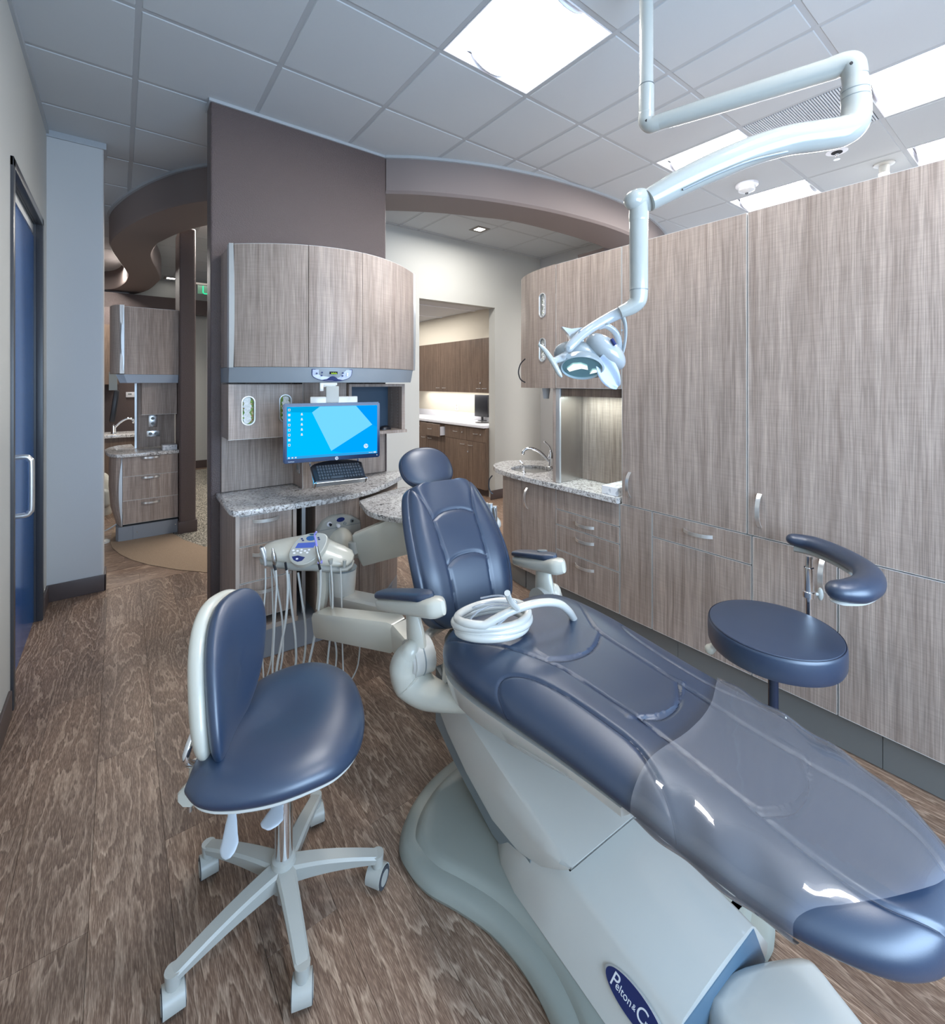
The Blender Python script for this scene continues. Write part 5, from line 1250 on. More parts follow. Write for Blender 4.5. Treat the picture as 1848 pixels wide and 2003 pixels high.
clear = bpy.data.materials.new('clear_tubing'); clear.use_nodes = True; b_ = clear.node_tree.nodes['Principled BSDF']; b_.inputs['Transmission Weight'].default_value = .75; b_.inputs['Roughness'].default_value = .12; b_.inputs['Base Color'].default_value = (.85, .9, .97, 1)
mb = MB(); mb.tube([PZ(990, 1165, .86), PZ(1000, 1180, .80), PZ(1015, 1185, .78), PZ(960, 1185, .76), PZ(925, 1205, .74), PZ(915, 1235, .71), PZ(925, 1250, .705), PZ(945, 1248, .705), PZ(970, 1225, .74), PZ(1000, 1200, .77), PZ(1022, 1180, .79)], .0032, 8, 7); mb.build('clear_tube', clear, hz)
mb = MB(); mb.tube([PZ(940, 1170, .80), PZ(980, 1165, .82), PZ(1010, 1180, .80), PZ(960, 1178, .76), PZ(920, 1190, .74)], .0028, 8, 7); mb.build('clear_tube', clear, hz)
mb = MB(); mb.tube([PZ(992, 1160, .87), PZ(998, 1175, .83), PZ(1012, 1190, .79)], .009, 12, 3); mb.build('valve', M['white'], hz)
mb = MB(); mb.tube([PZ(930, 1225, .74), PZ(942, 1243, .715)], .009, 12); mb.build('connector', clear, hz)
# ================= LEFT STOOL =================
ER = Vector((cR, -sR, 0)); EF = Vector((sR, cR, 0)); EU = Vector((0, 0, 1))
st = thing('operator_stool', 'navy saddle stool with cream-backed backrest and five castors on the open floor', 'stool', (.365, 1.345, 0))
HB = Vector((.365, 1.345, 0))
so = [(.122, 1.290), (.143, 1.235), (.20, 1.185), (.28, 1.145), (.36, 1.128), (.445, 1.135), (.525, 1.19), (.585, 1.30), (.607, 1.44), (.578, 1.545), (.513, 1.608), (.415, 1.615), (.325, 1.575), (.235, 1.465), (.165, 1.385)]
so = [p for p in catmull([Vector((a, b, 0)) for a, b in so+[so[0]]], 0, 6)[0]][:-1]
sc = Vector((.37, 1.365, 0))
def stool_z(p):
    d = p-sc; u_ = d.x*.78-d.y*.62; v_ = d.x*.62+d.y*.78
    return .545+.10*max(0, -u_-.06)**1*.6-.35*max(0, u_-.10)**2*3+.0*v_
mb = MB(); R = []
NS = 26
for i in range(NS+1):
    s_ = i/NS; x = math.sin(s_*PI/2); R.append([sc+(p-sc)*max(x, .002)+EU*(stool_z(sc+(p-sc)*x)-.048+.052*max(0, 1-x**3.2)**(1/2.2)-.012*math.exp(-(x/.45)**2)) for p in so])
for x, z in ((.995, -.056), (.97, -.064), (.92, -.068), (.002, -.07)):
    R.append([sc+(p-sc)*x+EU*(stool_z(sc+(p-sc)*x)+z) for p in so])
mb.rings(R); mb.build('seat', M['navy'], st)
mb = MB(); R = [[sc+(p-sc)*x+EU*(stool_z(sc+(p-sc)*x)+z) for p in so] for x, z in ((.955, -.064), (.962, -.072), (.93, -.080), (.01, -.082))]
mb.rings(R); mb.build('seat_pan', M['white'], st)
# backrest
bcn = Vector((.246, 1.44, .683)); bw = Vector((.62, .785, 0)).normalized(); bn = Vector((.785, -.62, 0)).normalized(); bu = (EU*.985-bn*.17).normalized()
def brest(u, v, k, d0, th, hw=.138, hh=.176):
    a = 2*PI*u; ph = v*PI; r = math.sin(ph)**.6; y = math.copysign(abs(math.cos(ph))**.8, math.cos(ph))
    sx = math.copysign(abs(math.cos(a))**.8, math.cos(a)); sy = math.copysign(abs(math.sin(a))**.8, math.sin(a))
    X_ = hw*k*sx*r*(1-.16*sy*r*.5); Y_ = hh*k*sy*r; X_ += .38*Y_
    return bcn+bw*X_+bu*Y_+bn*(d0+th*y+.9*X_*X_*1.6-.25*Y_*Y_)
mb = MB(); mb.grid(lambda u, v: brest(u, v, 1, .0, .030), 56, 32, True); mb.build('backrest_pad', M['navy'], st)
mb = MB(); mb.grid(lambda u, v: brest(u, v, .985, -.042, .034), 56, 24, True); mb.build('backrest_shell', M['cream_pl'], st, label='cream plastic back shell')
mb = MB(); q = bcn-bn*.055-bu*.06; mb.tube([q, bcn-bn*.06-EU*.17-bw*.10, P(386, 1500, 1.235), P(380, 1545, 1.235)], .0095, 12, 6); mb.build('back_post', M['chrome'], st)
q = P(384, 1512, 1.235); mb = MB(); mb.tube([q+EU*.03, q-EU*.045], [.016, .020], 14); mb.build('post_sleeve', M['cream_pl'], st)
q = P(371, 1553, 1.225); mb = MB()
a1 = ER*1.0; a2 = EU
mb.rings([[q+EF*d+(ER*math.cos(2*PI*i/8+.39)+EU*math.sin(2*PI*i/8+.39))*r_ for i in range(8)] for d, r_ in ((-.014, .024), (-.010, .028), (.010, .028), (.014, .024))]); mb.build('height_knob', M['cream_pl'], st)
mb = MB(); mb.tube([q+EF*.012, q+EF*.06, Vector((HB.x-.08, HB.y+.02, .435)), Vector((HB.x, HB.y, .438))], .013, 10, 5, flat=.7); mb.build('back_bracket', M['grey_pl'], st)
mb = MB(); mb.cyl(q+EU*-.022+EF*.0, q-EU*.045, .007); mb.build('post_end', M['steel'], st)
# column
mb = MB(); mb.lathe([(0, 0), (.034, 0), (.036, .04), (.031, .075), (.024, .08)], (HB.x, HB.y, .075)); mb.build('hub', M['grey_pl'], st)
mb = MB(); mb.cyl(HB+EU*.14, HB+EU*.40, .0235); mb.build('gas_cylinder', M['chrome'], st)
mb = MB(); mb.cyl(HB+EU*.395, HB+EU*.42, .027); mb.build('cylinder_collar', M['dark'], st)
mb = MB(); mb.cyl(HB+EU*.03, HB+EU*.09, .017); mb.build('lower_tube', M['alu_dull'], st)
mb = MB(); mb.box(HB.x-.085, HB.x+.085, HB.y-.06, HB.y+.06, .42, .466, .008); mb.build('seat_mechanism', M['grey_pl'], st)
def paddle(p0, p1, L, wd, nm):
    p0 = Vector(p0); p1 = Vector(p1); ax = (p1-p0).normalized(); sd = ax.cross(EF).normalized(); R = []
    ws = [(0, .012), (.25, .012), (.45, .018), (.62, .8*wd), (.8, wd), (.93, .75*wd), (1, .25*wd)]
    for i in range(22):
        s_ = i/21; w_ = lerpk(ws, s_); c = p0+(p1-p0)*s_; nn = sd.cross(ax)
        R.append([c+sd*w_*math.cos(a)+nn*(.0035)*math.sin(a) for a in [2*PI*q_/16 for q_ in range(16)]])
    mb = MB(); mb.rings(R); mb.build(nm, mat('pale_blue_plastic', (.62, .68, .75), .4) if not bpy.data.materials.get('pale_blue_plastic') else bpy.data.materials['pale_blue_plastic'], st)
paddle(P(553, 1550, 1.26), P(526, 1622, 1.17), 0, .030, 'lever')
paddle(P(456, 1562, 1.25), P(446, 1680, 1.16), 0, .027, 'lever')
# star base
def castor(c, ang, parent, s_=1.0):
    c = Vector((c[0], c[1], 0)); ax = Vector((math.cos(ang), math.sin(ang), 0)); fw = Vector((-ax.y, ax.x, 0))
    for q in (-1, 1):
        mb = MB(); mb.cyl(c+ax*(q*.009)+EU*.0285, c+ax*(q*.024)+EU*.0285, .0275, n=28); w_ = mb.build('wheel', M['rubber'], parent)
        mb = MB(); mb.cyl(c+ax*(q*.024)+EU*.0285, c+ax*(q*.0252)+EU*.0285, .019, n=24); mb.build('hub_cap', M['grey_pl'], w_)
    mb = MB(); R = []
    for q in (-.0225, .0225):
        R.append([c+ax*q+EU*.030+(fw*math.cos(a)+EU*math.sin(a))*r_ for a, r_ in [(PI*i/14-.35, .0315) for i in range(18)]]+[c+ax*q+EU*.030+(fw*math.cos(a)+EU*math.sin(a))*.0285 for a in [PI*i/14-.35 for i in range(17, -1, -1)]])
    mb.rings(R); mb.build('castor_hood', M['grey_pl'], parent)
def star_base(hub, tips, parent, zh=.125, castang=None, lw=.027):
    for i, t in enumerate(tips):
        t = Vector((t[0], t[1], 0)); d = (t-hub); L = d.length; d.normalize(); sd = Vector((-d.y, d.x, 0)); R = []
        for j in range(20):
            s_ = j/19; c = hub+d*(L*s_*1.03); w_ = lp(.030, .019, s_**.6); zt = lp(zh+.012, .092, s_**1.2)+.006*math.sin(PI*s_); hgt = lp(.048, .020, s_)
            if s_ > .95: w_ *= .75; 
            R.append([c+sd*w_*.96+EU*(zt-.006), c+sd*w_*.7+EU*zt, c-sd*w_*.7+EU*zt, c-sd*w_*.96+EU*(zt-.006), c-sd*w_*.8+EU*(zt-hgt), c+sd*w_*.8+EU*(zt-hgt)])
        mb = MB(); mb.rings(R); lg = mb.build('leg', M['grey_pl'], parent)
        mb = MB(); mb.tube([t+EU*.094, t+EU*.055], [.0185, .016], 14); mb.cyl(t+EU*.056, t+EU*.05, .012); mb.build('castor_stem', M['grey_pl'], lg)
        castor(t, castang[i] if castang else i*1.3, parent)
star_base(HB, [(.100, 1.290), (.346, 1.118), (.602, 1.245), (.523, 1.545), (.212, 1.58)], st, castang=[.0, -.35, -1.0, -.15, .0])
# ================= ROUND ARM STOOL =================
rs = thing('assistant_stool', 'round navy stool with curved padded arm beside the tall cabinets', 'stool', (1.77, .62, 0))
RC = Vector((1.77, .62, 0))
mb = MB(); mb.lathe([(0, .0885), (.10, .0885), (.17, .087), (.192, .084), (.1975, .078), (.1995, .070), (.2005, .045), (.199, .015), (.194, .003), (.18, .0), (0, .0)], (RC.x, RC.y, .562), n=72); seat_ = mb.build('seat', M['navy'], rs)
mb = MB(); c_ = [RC+Vector((.1955*math.cos(2*PI*i/72), .1955*math.sin(2*PI*i/72), .562+.0815)) for i in range(73)]; mb.tube(c_, .0013, 6); mb.build('piping', M['seam'], seat_)
mb = MB(); mb.lathe([(0, 0), (.06, 0), (.10, .012), (.10, .02), (0, .02)], (RC.x, RC.y, .540)); mb.build('seat_plate', M['dark'], rs)
mb = MB(); mb.lathe([(0, 0), (.034, 0), (.036, .012), (.03, .03), (0, .03)], (RC.x, RC.y, .512)); mb.build('collar', M['chrome'], rs)
mb = MB(); mb.cyl(RC+EU*.10, RC+EU*.515, .0155); mb.build('column', mat('dark_column', (.012, .02, .045), .2), rs)
mb = MB(); mb.tube([P(1400, 1262, 1.72), P(1388, 1270, 1.70)], [.012, .018], 12, 0, True); mb.tube([P(1400, 1262, 1.72), RC+EU*.548], .006, 8); mb.build('lever', M['cream_pl'], rs)
star_base(RC, [(RC.x+.27*math.cos(a), RC.y+.27*math.sin(a)) for a in [.5+2*PI*i/5 for i in range(5)]], rs)
# arm post
pp = P(1582, 1190, 1.705)
mb = MB(); mb.cyl((pp.x, pp.y, .51), (pp.x, pp.y, .835), .0115); mb.build('arm_post', M['chrome'], rs)
mb = MB(); q0 = P(1582, 1110, 1.705); mb.cyl((pp.x, pp.y, q0.z-.09), (pp.x, pp.y, q0.z), .0155); mb.build('post_sleeve', M['chrome'], rs)
mb = MB(); zc = P(1582, 1162, 1.705).z; mb.lathe([(0, -.012), (.0185, -.012), (.0215, -.010), (.0215, .010), (.0185, .012), (0, .012)], (pp.x, pp.y, zc)); mb.build('clamp_collar', M['chrome'], rs)
mb = MB(); mb.tube([Vector((pp.x, pp.y, zc))+ER*.015, Vector((pp.x, pp.y, zc))+ER*.032], .006, 8); q1 = Vector((pp.x, pp.y, zc))+ER*.042; mb.grid(lambda u, v: q1+ER*(.010*math.cos(2*PI*u)*math.sin(PI*v))+EU*(.024*math.cos(PI*v))+EF*(.010*math.sin(2*PI*u)*math.sin(PI*v)), 16, 10, True); mb.build('clamp_knob', M['grey_pl'], rs)
mb = MB(); mb.tube([Vector((pp.x, pp.y, .53)), RC.lerp(Vector((pp.x, pp.y, 0)), .6)+EU*.535, RC+EU*.535], .012, 10, 4); mb.build('arm_bracket', M['dark'], rs)
ap = [P(1552, 1060, 1.83), P(1585, 1066, 1.80), P(1625, 1078, 1.75), P(1670, 1098, 1.68), P(1698, 1122, 1.60), P(1700, 1148, 1.51), P(1675, 1160, 1.44), P(1645, 1158, 1.41)]
za = .842
ap = [Vector((p.x, p.y, za)) for p in [PZ(1554, 1056, za), PZ(1590, 1064, za), PZ(1632, 1080, za), PZ(1672, 1101, za), PZ(1697, 1122, za), PZ(1697, 1143, za), PZ(1674, 1155, za), PZ(1643, 1156, za)]]
mb = MB(); mb.tube(ap, [.030, .036, .037, .038, .041, .044, .045, .038], 28, 8, True, flat=1.0, up=(0, 0, 1)); 
for v in mb.bm.verts: v.co.z = za+(v.co.z-za)*.80
mb.build('arm_pad', M['navy'], rs)
mb = MB(); mb.tube([p-EU*.033 for p in ap[:4]], .014, 10, 6, flat=1.6, up=(0, 0, 1)); mb.build('arm_plate', M['grey_pl'], rs)
mb = MB(); mb.tube([p-EU*.030 for p in ap[4:]], .028, 10, 6, True, up=(0, 0, 1)); 
for v in mb.bm.verts: v.co.z = za-.030+(v.co.z-za+.030)*.3
mb.build('arm_plate', M['white'], rs)
# ================= OVERHEAD LAMP =================
lampm = mat('lamp_white_enamel', (.44, .455, .43), .16, 0, .5, .6, .04)
ol = thing('dental_lamp', 'white ceiling-hung dental lamp with long folded arms over the chair', 'lamp', tuple(P(1264, 245, 1.9).xy)+(CZ,))
p1 = P(1264, 247, 1.9); p2 = P(1667, 122, 1.52)
mb = MB(); mb.cyl(Vector((p1.x, p1.y, CZ)), Vector((p1.x, p1.y, p1.z+.03)), .0275, n=32); mb.build('ceiling_pole', lampm, ol)
mb = MB(); mb.cyl(Vector((p1.x, p1.y, p1.z+.02)), Vector((p1.x, p1.y, P(1264, 170, 1.9).z)), .0305, n=32); mb.build('pole_sleeve', lampm, ol)
mb = MB(); mb.tube([p1+EU*.05, p1+EU*.02, p1.lerp(p2, .03)+EU*-.002, p1.lerp(p2, .08)], [.031]*4, 28, 8, True); mb.tube([p1.lerp(p2, .06), p1.lerp(p2, .3), p1.lerp(p2, .7), p1.lerp(p2, .94)], [.0305, .034, .036, .036], 28, 4); mb.build('upper_arm', lampm, ol)
mb = MB(); mb.tube([p1.lerp(p2, .90), p1.lerp(p2, .97)+EU*.002, p2+EU*-.012, P(1672, 155, 1.52), P(1672, 178, 1.52)], [.036, .037, .037, .0355, .035], 28, 7); mb.build('arm_elbow', lampm, ol)
for q in (P(1264, 236, 1.872), P(1664, 124, 1.482)):
    mb = MB(); mb.cyl(q, q-EF*.003, .005, n=14); mb.build('screw', M['hole'], ol)
mb = MB(); mb.tube([P(1672, 170, 1.52), P(1673, 186, 1.52)], .0395, 28); mb.build('swivel_collar', lampm, ol)
sp_ = [P(1672, 182, 1.52), P(1674, 215, 1.52), P(1668, 243, 1.52), P(1645, 258, 1.525), P(1600, 266, 1.53), P(1540, 275, 1.535), P(1470, 296, 1.54), P(1400, 325, 1.545), P(1330, 358, 1.55), P(1268, 392, 1.555)]
mb = MB(); mb.tube(sp_, [.039, .041, .045, .049, .049, .048, .047, .047, .044, .038], 32, 7); mb.build('balance_arm', lampm, ol)
mb = MB(); mb.tube([P(1540, 297, 1.498), P(1470, 314, 1.50), P(1400, 341, 1.505), P(1335, 371, 1.515)], [.004]*4, 8, 5); mb.build('arm_slot', M['grey_pl2'], ol)
e1 = P(1249, 390, 1.555)
mb = MB(); mb.tube([P(1262, 396, 1.575), P(1252, 390, 1.56), P(1240, 392, 1.545)], [.036, .037, .034], 24, 5, True); mb.tube([e1+EU*.005, P(1249, 430, 1.555)], [.031, .0315], 28, 0, True); mb.build('knuckle', lampm, ol)
mb = MB(); mb.tube([P(1249, 428, 1.555), P(1249, 500, 1.558), P(1249, 567, 1.56)], .0305, 28); mb.build('drop_tube', lampm, ol)
mb = MB(); mb.cyl(P(1249, 567, 1.56), P(1249, 568.2, 1.56), .0312, n=28); mb.build('joint_line', M['grey_pl2'], ol)
mb = MB(); mb.tube([P(1249, 568, 1.56), P(1247, 588, 1.56), P(1234, 601, 1.565), P(1212, 611, 1.57)], [.0305, .029, .026, .0205], 28, 7); mb.build('lower_elbow', lampm, ol)
hm = mat('lamp_head_white', (.40, .43, .45), .16, 0, .5, .6, .04); hg = mat('lamp_head_grey', (.28, .32, .34), .3)
DL = 1.585
mb = MB(); mb.tube([P(1222, 607, 1.57), P(1195, 620, DL), P(1165, 636, DL-.01), P(1140, 653, DL-.03), P(1122, 670, DL-.045), P(1112, 681, DL-.05)], [.021, .020, .017, .0165, .0165, .0155], 20, 6, True, flat=.75, up=(0, 0, 1)); mb.build('yoke', hm, ol)
mb = MB(); mb.tube([P(1214, 612, DL), P(1222, 632, DL), P(1223, 660, DL+.01), P(1219, 685, DL+.02), P(1214, 700, DL+.03)], [.018, .013, .0105, .010, .008], 16, 6, True, flat=.5); mb.tube([P(1172, 640, DL), P(1186, 638, DL), P(1203, 650, DL+.005), P(1211, 672, DL+.02), P(1212, 695, DL+.03)], [.008, .008, .009, .008, .007], 14, 6, True, flat=1.3); mb.build('rear_bracket', hm, ol)
for (a, b) in ((1188, 634), (1216, 646), (1133, 648)):
    mb = MB(); mb.cyl(P(a, b, DL-.016-(0.02 if a < 1150 else 0)), P(a, b, DL-.02-(0.025 if a < 1150 else 0)), .0035, n=10); mb.build('screw', hg, ol)
# head shell
hC = P(1148, 705, 1.60); k_m = 1.6/899
def ellips(c, rx, ru, rf, tilt, fn=None, nu=48, nv=28):
    ax = ER*math.cos(tilt)+EU*math.sin(tilt); au = EU*math.cos(tilt)-ER*math.sin(tilt)
    def f(u, v):
        a = 2*PI*u; ph = PI*v; x = math.cos(a)*math.sin(ph); y = math.sin(a)*math.sin(ph); z = math.cos(ph)
        return c+ax*(rx*x)+au*(ru*y)+EF*(rf*z)
    return f
mb = MB(); mb.grid(ellips(P(1140, 703, 1.61), .105, .060, .052, -.30), 48, 26, True); mb.build('reflector_housing', hg, ol)
mb = MB(); mb.grid(ellips(P(1184, 688, 1.60), .083, .045, .062, -.75), 48, 26, True); mb.build('cover', hm, ol)
mb = MB(); mb.cyl(P(1196, 663, 1.545), P(1203, 675, 1.542), .006, n=10); mb.build('vent_slot', M['darkblue'], ol)
mb = MB(); R = []
for i in range(16):
    s_ = i/15; c = P(lp(1170, 1207, s_), lp(702, 757, s_), 1.56+.01*s_); w_ = .038*math.sin(PI*(.10+.86*s_))**.6; d2 = (ER*.66+EU*.75).normalized()
    R.append([c+d2*w_*math.cos(a)+(EF)*(.006)*math.sin(a)-EF*.012*abs(math.cos(a)) for a in [2*PI*q_/18 for q_ in range(18)]])
mb.rings(R); mb.build('shield', mat('pale_blue_shield', (.34, .40, .50), .25, 0, .5, .4), ol)
mb = MB(); mb.plate([P(1099, 639, 1.60), P(1118, 643, 1.60), P(1140, 640, 1.60), P(1142, 668, 1.60), P(1118, 668, 1.60), P(1112, 654, 1.60)], EF, .03); mb.build('fin', hm, ol)
axn = (-EF*.80-EU*.55-ER*.12).normalized(); lc = P(1137, 717, 1.56)
la = ER-axn*ER.dot(axn); la.normalize(); lb = axn.cross(la)
def lring(s_, h, kx=.066, ky=.043): return [lc+la*(kx*s_*math.cos(2*PI*i/48))+lb*(ky*s_*math.sin(2*PI*i/48))+axn*h for i in range(48)]
mb = MB(); mb.rings([lring(1.12, -.02), lring(1.14, .006), lring(1.04, .012), lring(.98, .006), lring(.96, -.006)], False, False); mb.build('lens_rim', hg, ol)
mb = MB(); mb.rings([lring(.97, .004), lring(.9, -.008), lring(.6, -.016), lring(.2, -.019)]); mb.build('reflector', mat('faceted_reflector', (.30, .50, .50), .22, .8), ol)
mb = MB(); c0 = lc+axn*.008; mb.rings([[c0+la*(-.030+x)+lb*y+axn*h for x, y in ((-.018, -.008), (.0, .012), (.025, .016), (.048, .008), (.052, -.006), (.03, -.003), (.01, -.01), (-.008, -.018))] for h in (0, .001)]); mb.build('lit_window', emat('lamp_window_glow', (.9, 1, .98), 1.3), ol)
mb = MB(); mb.rings([[c0+la*(.030+x)+lb*y+axn*h for x, y in ((.0, -.022), (.022, -.014), (.028, -.004), (.008, -.006))] for h in (0, .001)]); mb.build('lit_window', bpy.data.materials['lamp_window_glow'], ol)
mb = MB(); mb.tube([P(1055, 675, 1.50), P(1066, 686, 1.50), P(1080, 706, 1.50), P(1092, 728, 1.50), P(1097, 736, 1.50)], [.005, .008, .0095, .0085, .005], 14, 6, True); mb.build('handle', lampm, ol)
mb = MB(); mb.tube([P(1084, 706, 1.51), P(1098, 700, 1.545), P(1108, 696, 1.58)], [.011, .014, .017], 14, 4, True); mb.build('handle_stem', hm, ol)
for (a, b, r_) in ((1111, 681, .006), (1112, 697, .008)):
    mb = MB(); mb.cyl(P(a, b, 1.515), P(a, b, 1.505), r_, n=16); mb.build('pivot_screw', hg, ol)
for (a_, b_, r_) in ((1672.5, 152, .0362), (1672.5, 180, .0402), (1673, 193, .0405), (1264, 168, .0308)):
    q = P(a_, b_, 1.9 if a_ < 1300 else 1.52); mb = MB(); mb.cyl(q, q+EU*.0014, r_, n=32); mb.build('joint_line', M['grey_pl2'], ol)
# ================= DELIVERY UNIT =================
du = thing('delivery_unit', 'cream dental delivery tray with hanging handpiece hoses on jointed arms', 'instrument tray', tuple(P(600, 1080, 2.2).xy)+(.3,))
TD = 2.2
prof = [(511, 1080, 4, .02), (518, 1080, 14, .045), (535, 1079, 20, .06), (560, 1078, 25, .07), (590, 1077, 29, .085), (620, 1077, 29, .085), (645, 1085, 22, .075), (668, 1090, 17, .065), (684, 1093, 12, .05), (691, 1094, 5, .02)]
def trayR(scale, dz, lo=1.0, hi=1.0):
    R = []
    for (px, py, hh, dd) in prof:
        c = P(px, py, TD)+EU*dz; h = hh*TD/899*.85*scale
        R.append([c+EF*(dd*math.cos(a))+EU*(h*math.sin(a)*(hi if math.sin(a) > 0 else lo)+.5*dd*math.cos(a)*.5) for a in [2*PI*q_/28 for q_ in range(28)]])
    return R
mb = MB(); mb.rings(trayR(1, .004, .75, .9)); mb.build('tray_body', M['cream_pl'], du)
mb = MB(); mb.rings(trayR(.93, -.022, .9, .5)); mb.build('tray_underside', M['grey_pl'], du)
# control face lying on the tray, tilted towards the operator
fx_ = ER; fyv = (EU*.72+EF*.69).normalized(); fn_ = fx_.cross(fyv); fn_ = fn_ if fn_.dot(EF) < 0 else -fn_
fc0 = P(605, 1072, TD-.075)
def fpt(px, py, h=0): return fc0+fx_*((px-605)*TD/899)+fyv*(-(py-1076)*TD/899/.72*.78)+fn_*h
def fpoly(nm, pts, h, m, th=.003):
    mb = MB(); mb.rings([[fpt(a, b, h-th) for a, b in pts], [fpt(a, b, h) for a, b in pts]]); return mb.build(nm, m, du, False)
face = cm2([(583, 1056), (600, 1050), (622, 1050), (633, 1057), (632, 1075), (622, 1092), (606, 1103), (590, 1104), (576, 1096), (571, 1084), (575, 1068), (583, 1056)], 4)[:-1]
mb = MB(); mb.rings([[fpt(605+(a-605)*1.07, 1077+(b-1077)*1.05, -.03) for a, b in face], [fpt(605+(a-605)*1.05, 1077+(b-1077)*1.04, .0) for a, b in face], [fpt(a, b, .003) for a, b in face]]); mb.build('control_pod', M['cream_pl'], du)
fpoly('control_face', face, .0045, M['grey_pl'])
fpoly('readout', [(582, 1068), (617, 1066), (613, 1076), (579, 1077)], .0055, emat('blue_readout', (.12, .22, .85), .6))
cirp = lambda x, y, rx, ry, n=16: [(x+rx*math.cos(2*PI*i/n), y+ry*math.sin(2*PI*i/n)) for i in range(n)]
fpoly('keypad_disc', cirp(604, 1059, 9, 4.5), .0055, mat('key_blue', (.02, .10, .30), .35))
fpoly('keypad_swoosh', [(577, 1092), (588, 1090), (602, 1093), (598, 1099), (590, 1101), (582, 1098)], .0055, M['darkblue'])
for (a, b) in ((587, 1060), (590, 1063), (618, 1058), (620, 1061)): fpoly('key', cirp(a, b, 2.2, 1.2, 10), .006, M['darkblue'])
for (a, b) in ((577, 1081), (580, 1086), (585, 1082), (592, 1080), (592, 1085), (599, 1082), (606, 1080), (604, 1085), (588, 1096)): fpoly('key', cirp(a, b, 2.3, 1.6, 10), .0062, M['whitep'])
fpoly('label_oval', cirp(606, 1052, 7, 1.6), .0058, mat('teal_dark', (.01, .06, .09), .3))
# instruments
TF = TD-.115
def inst(pts, rad, m, nm='handpiece', **k):
    mb = MB(); mb.tube(pts, rad, 14, 3, **k); return mb.build(nm, m, du)
inst([P(519, 1106, TF), P(517, 1090, TF), P(513, 1076, TF), P(511, 1072, TF)], [.006, .0085, .0085, .009], M['alu_dull'])
inst([P(516, 1070, TF), P(519, 1078, TF), P(520, 1092, TF)], [.004, .0045, .004], M['alu'])
inst([P(510, 1073, TF), P(512, 1070, TF)], [.008, .008], M['steel'], 'handpiece_head')
inst([P(537, 1105, TF), P(537, 1096, TF), P(535, 1084, TF), P(534, 1078, TF), P(533, 1072, TF)], [.006, .011, .010, .006, .004], M['steel'])
inst([P(627, 1102, TF), P(624, 1092, TF), P(621, 1080, TF), P(619, 1068, TF)], [.0085, .0095, .008, .006], M['steel'])
pur = mat('lilac_plastic', (.30, .28, .68), .4)
inst([P(619, 1068, TF), P(617, 1055, TF), P(615, 1046, TF), P(619, 1040, TF)], [.0055, .0045, .004, .0045], pur, 'lilac_tip')
inst([P(622.5, 1100, TF), P(630, 1099, TF)], [.008, .008], pur, 'lilac_ring')
inst([P(647, 1104, TF), P(646, 1094, TF)], [.006, .012], M['grey_pl'], 'holder_cup'); inst([P(673, 1110, TF+.03), P(674, 1096, TF+.03)], [.006, .009], M['grey_pl'], 'holder_cup')
for (a, b, c_, d_) in ((537, 1103, 539, 1115), (560, 1100, 560, 1115), (625, 1102, 626, 1114)): inst([P(a-2, b, TF-.002), P(c_, d_, TF)], [.005, .0055], M['dark'], 'hose_strain_relief')
# hoses
LOOPS = [  # front strand (down), back strand (bottom to top), radius
 ([(561, 1114), (563, 1150), (559, 1210), (549, 1265), (541, 1310)], [(574, 1318), (579, 1290), (577, 1240), (570, 1185), (564, 1122)], .0056),
 ([(539, 1112), (541, 1145), (538, 1200), (535, 1260), (533, 1310)], [(547, 1318), (553, 1275), (552, 1215), (544, 1160), (534, 1112)], .0046),
 ([(627, 1112), (626, 1160), (620, 1215), (612, 1262), (604, 1302)], [(591, 1312), (597, 1270), (597, 1220), (590, 1170), (583, 1120)], .0054),
 ([(647, 1106), (650, 1150), (650, 1195), (645, 1250), (640, 1305)], [(655, 1318), (658, 1275), (651, 1230), (646, 1170), (644, 1118)], .0044),
 ([(666, 1112), (668, 1170), (669, 1240), (671, 1305)], [(684, 1335), (700, 1300), (704, 1240), (700, 1190)], .0034),
 ([(519, 1112), (519, 1150), (515, 1200), (512, 1250), (514, 1300)], [(520, 1330), (530, 1290), (534, 1220), (531, 1112)], .0034)]
for i, (fr_, bk_, r_) in enumerate(LOOPS):
    mb = MB(); dd = TF+.01+.010*(i % 3)
    mid = [P(fr_[-1][0]+2, 1334, dd+.02), P((fr_[-1][0]+bk_[0][0])/2, 1345, dd+.05), P(bk_[0][0]-2, 1336, dd+.08)]
    mb.tube([P(a_, b_, dd) for a_, b_ in fr_]+mid+[P(a_, b_, dd+.10) for a_, b_ in bk_], r_, 10, 6); mb.build('hose', M['hose'], du)
# tray post, joints and lower arms
mb = MB(); mb.tube([P(632, 1112, 2.19), P(633, 1150, 2.19), P(628, 1190, 2.19)], [.030, .030, .026], 4, 3, flat=1.0, up=(1, 0, 0)); mb.build('tray_post', M['cream_pl'], du)
mb = MB(); a0, a1 = P(622, 1215, 2.12), P(785, 1240, 1.78); 
def boxarm(p, q, h0, h1, w0, w1, nm, m, bev=.012, par=None):
    p = Vector(p); q = Vector(q); ax = (q-p).normalized(); sd = ax.cross(EU).normalized(); up = sd.cross(ax); R = []
    sec = [(-1, -.6), (-.85, -1), (.85, -1), (1, -.6), (1, .7), (.8, 1), (-.8, 1), (-1, .7)]
    for s_, e in ((0, .3), (.02, .75), (.06, 1), (.5, 1), (.95, 1), (.99, .8), (1, .4)):
        c = p.lerp(q, s_); h = lp(h0, h1, s_)*e; w_ = lp(w0, w1, s_)*e
        R.append([c+sd*(w_*a)+up*(h*b) for a, b in sec])
    mb = MB(); mb.rings(R); return mb.build(nm, m, par or du)
boxarm(a0, a1, .052, .056, .05, .05, 'lower_arm', M['cream_pl'])
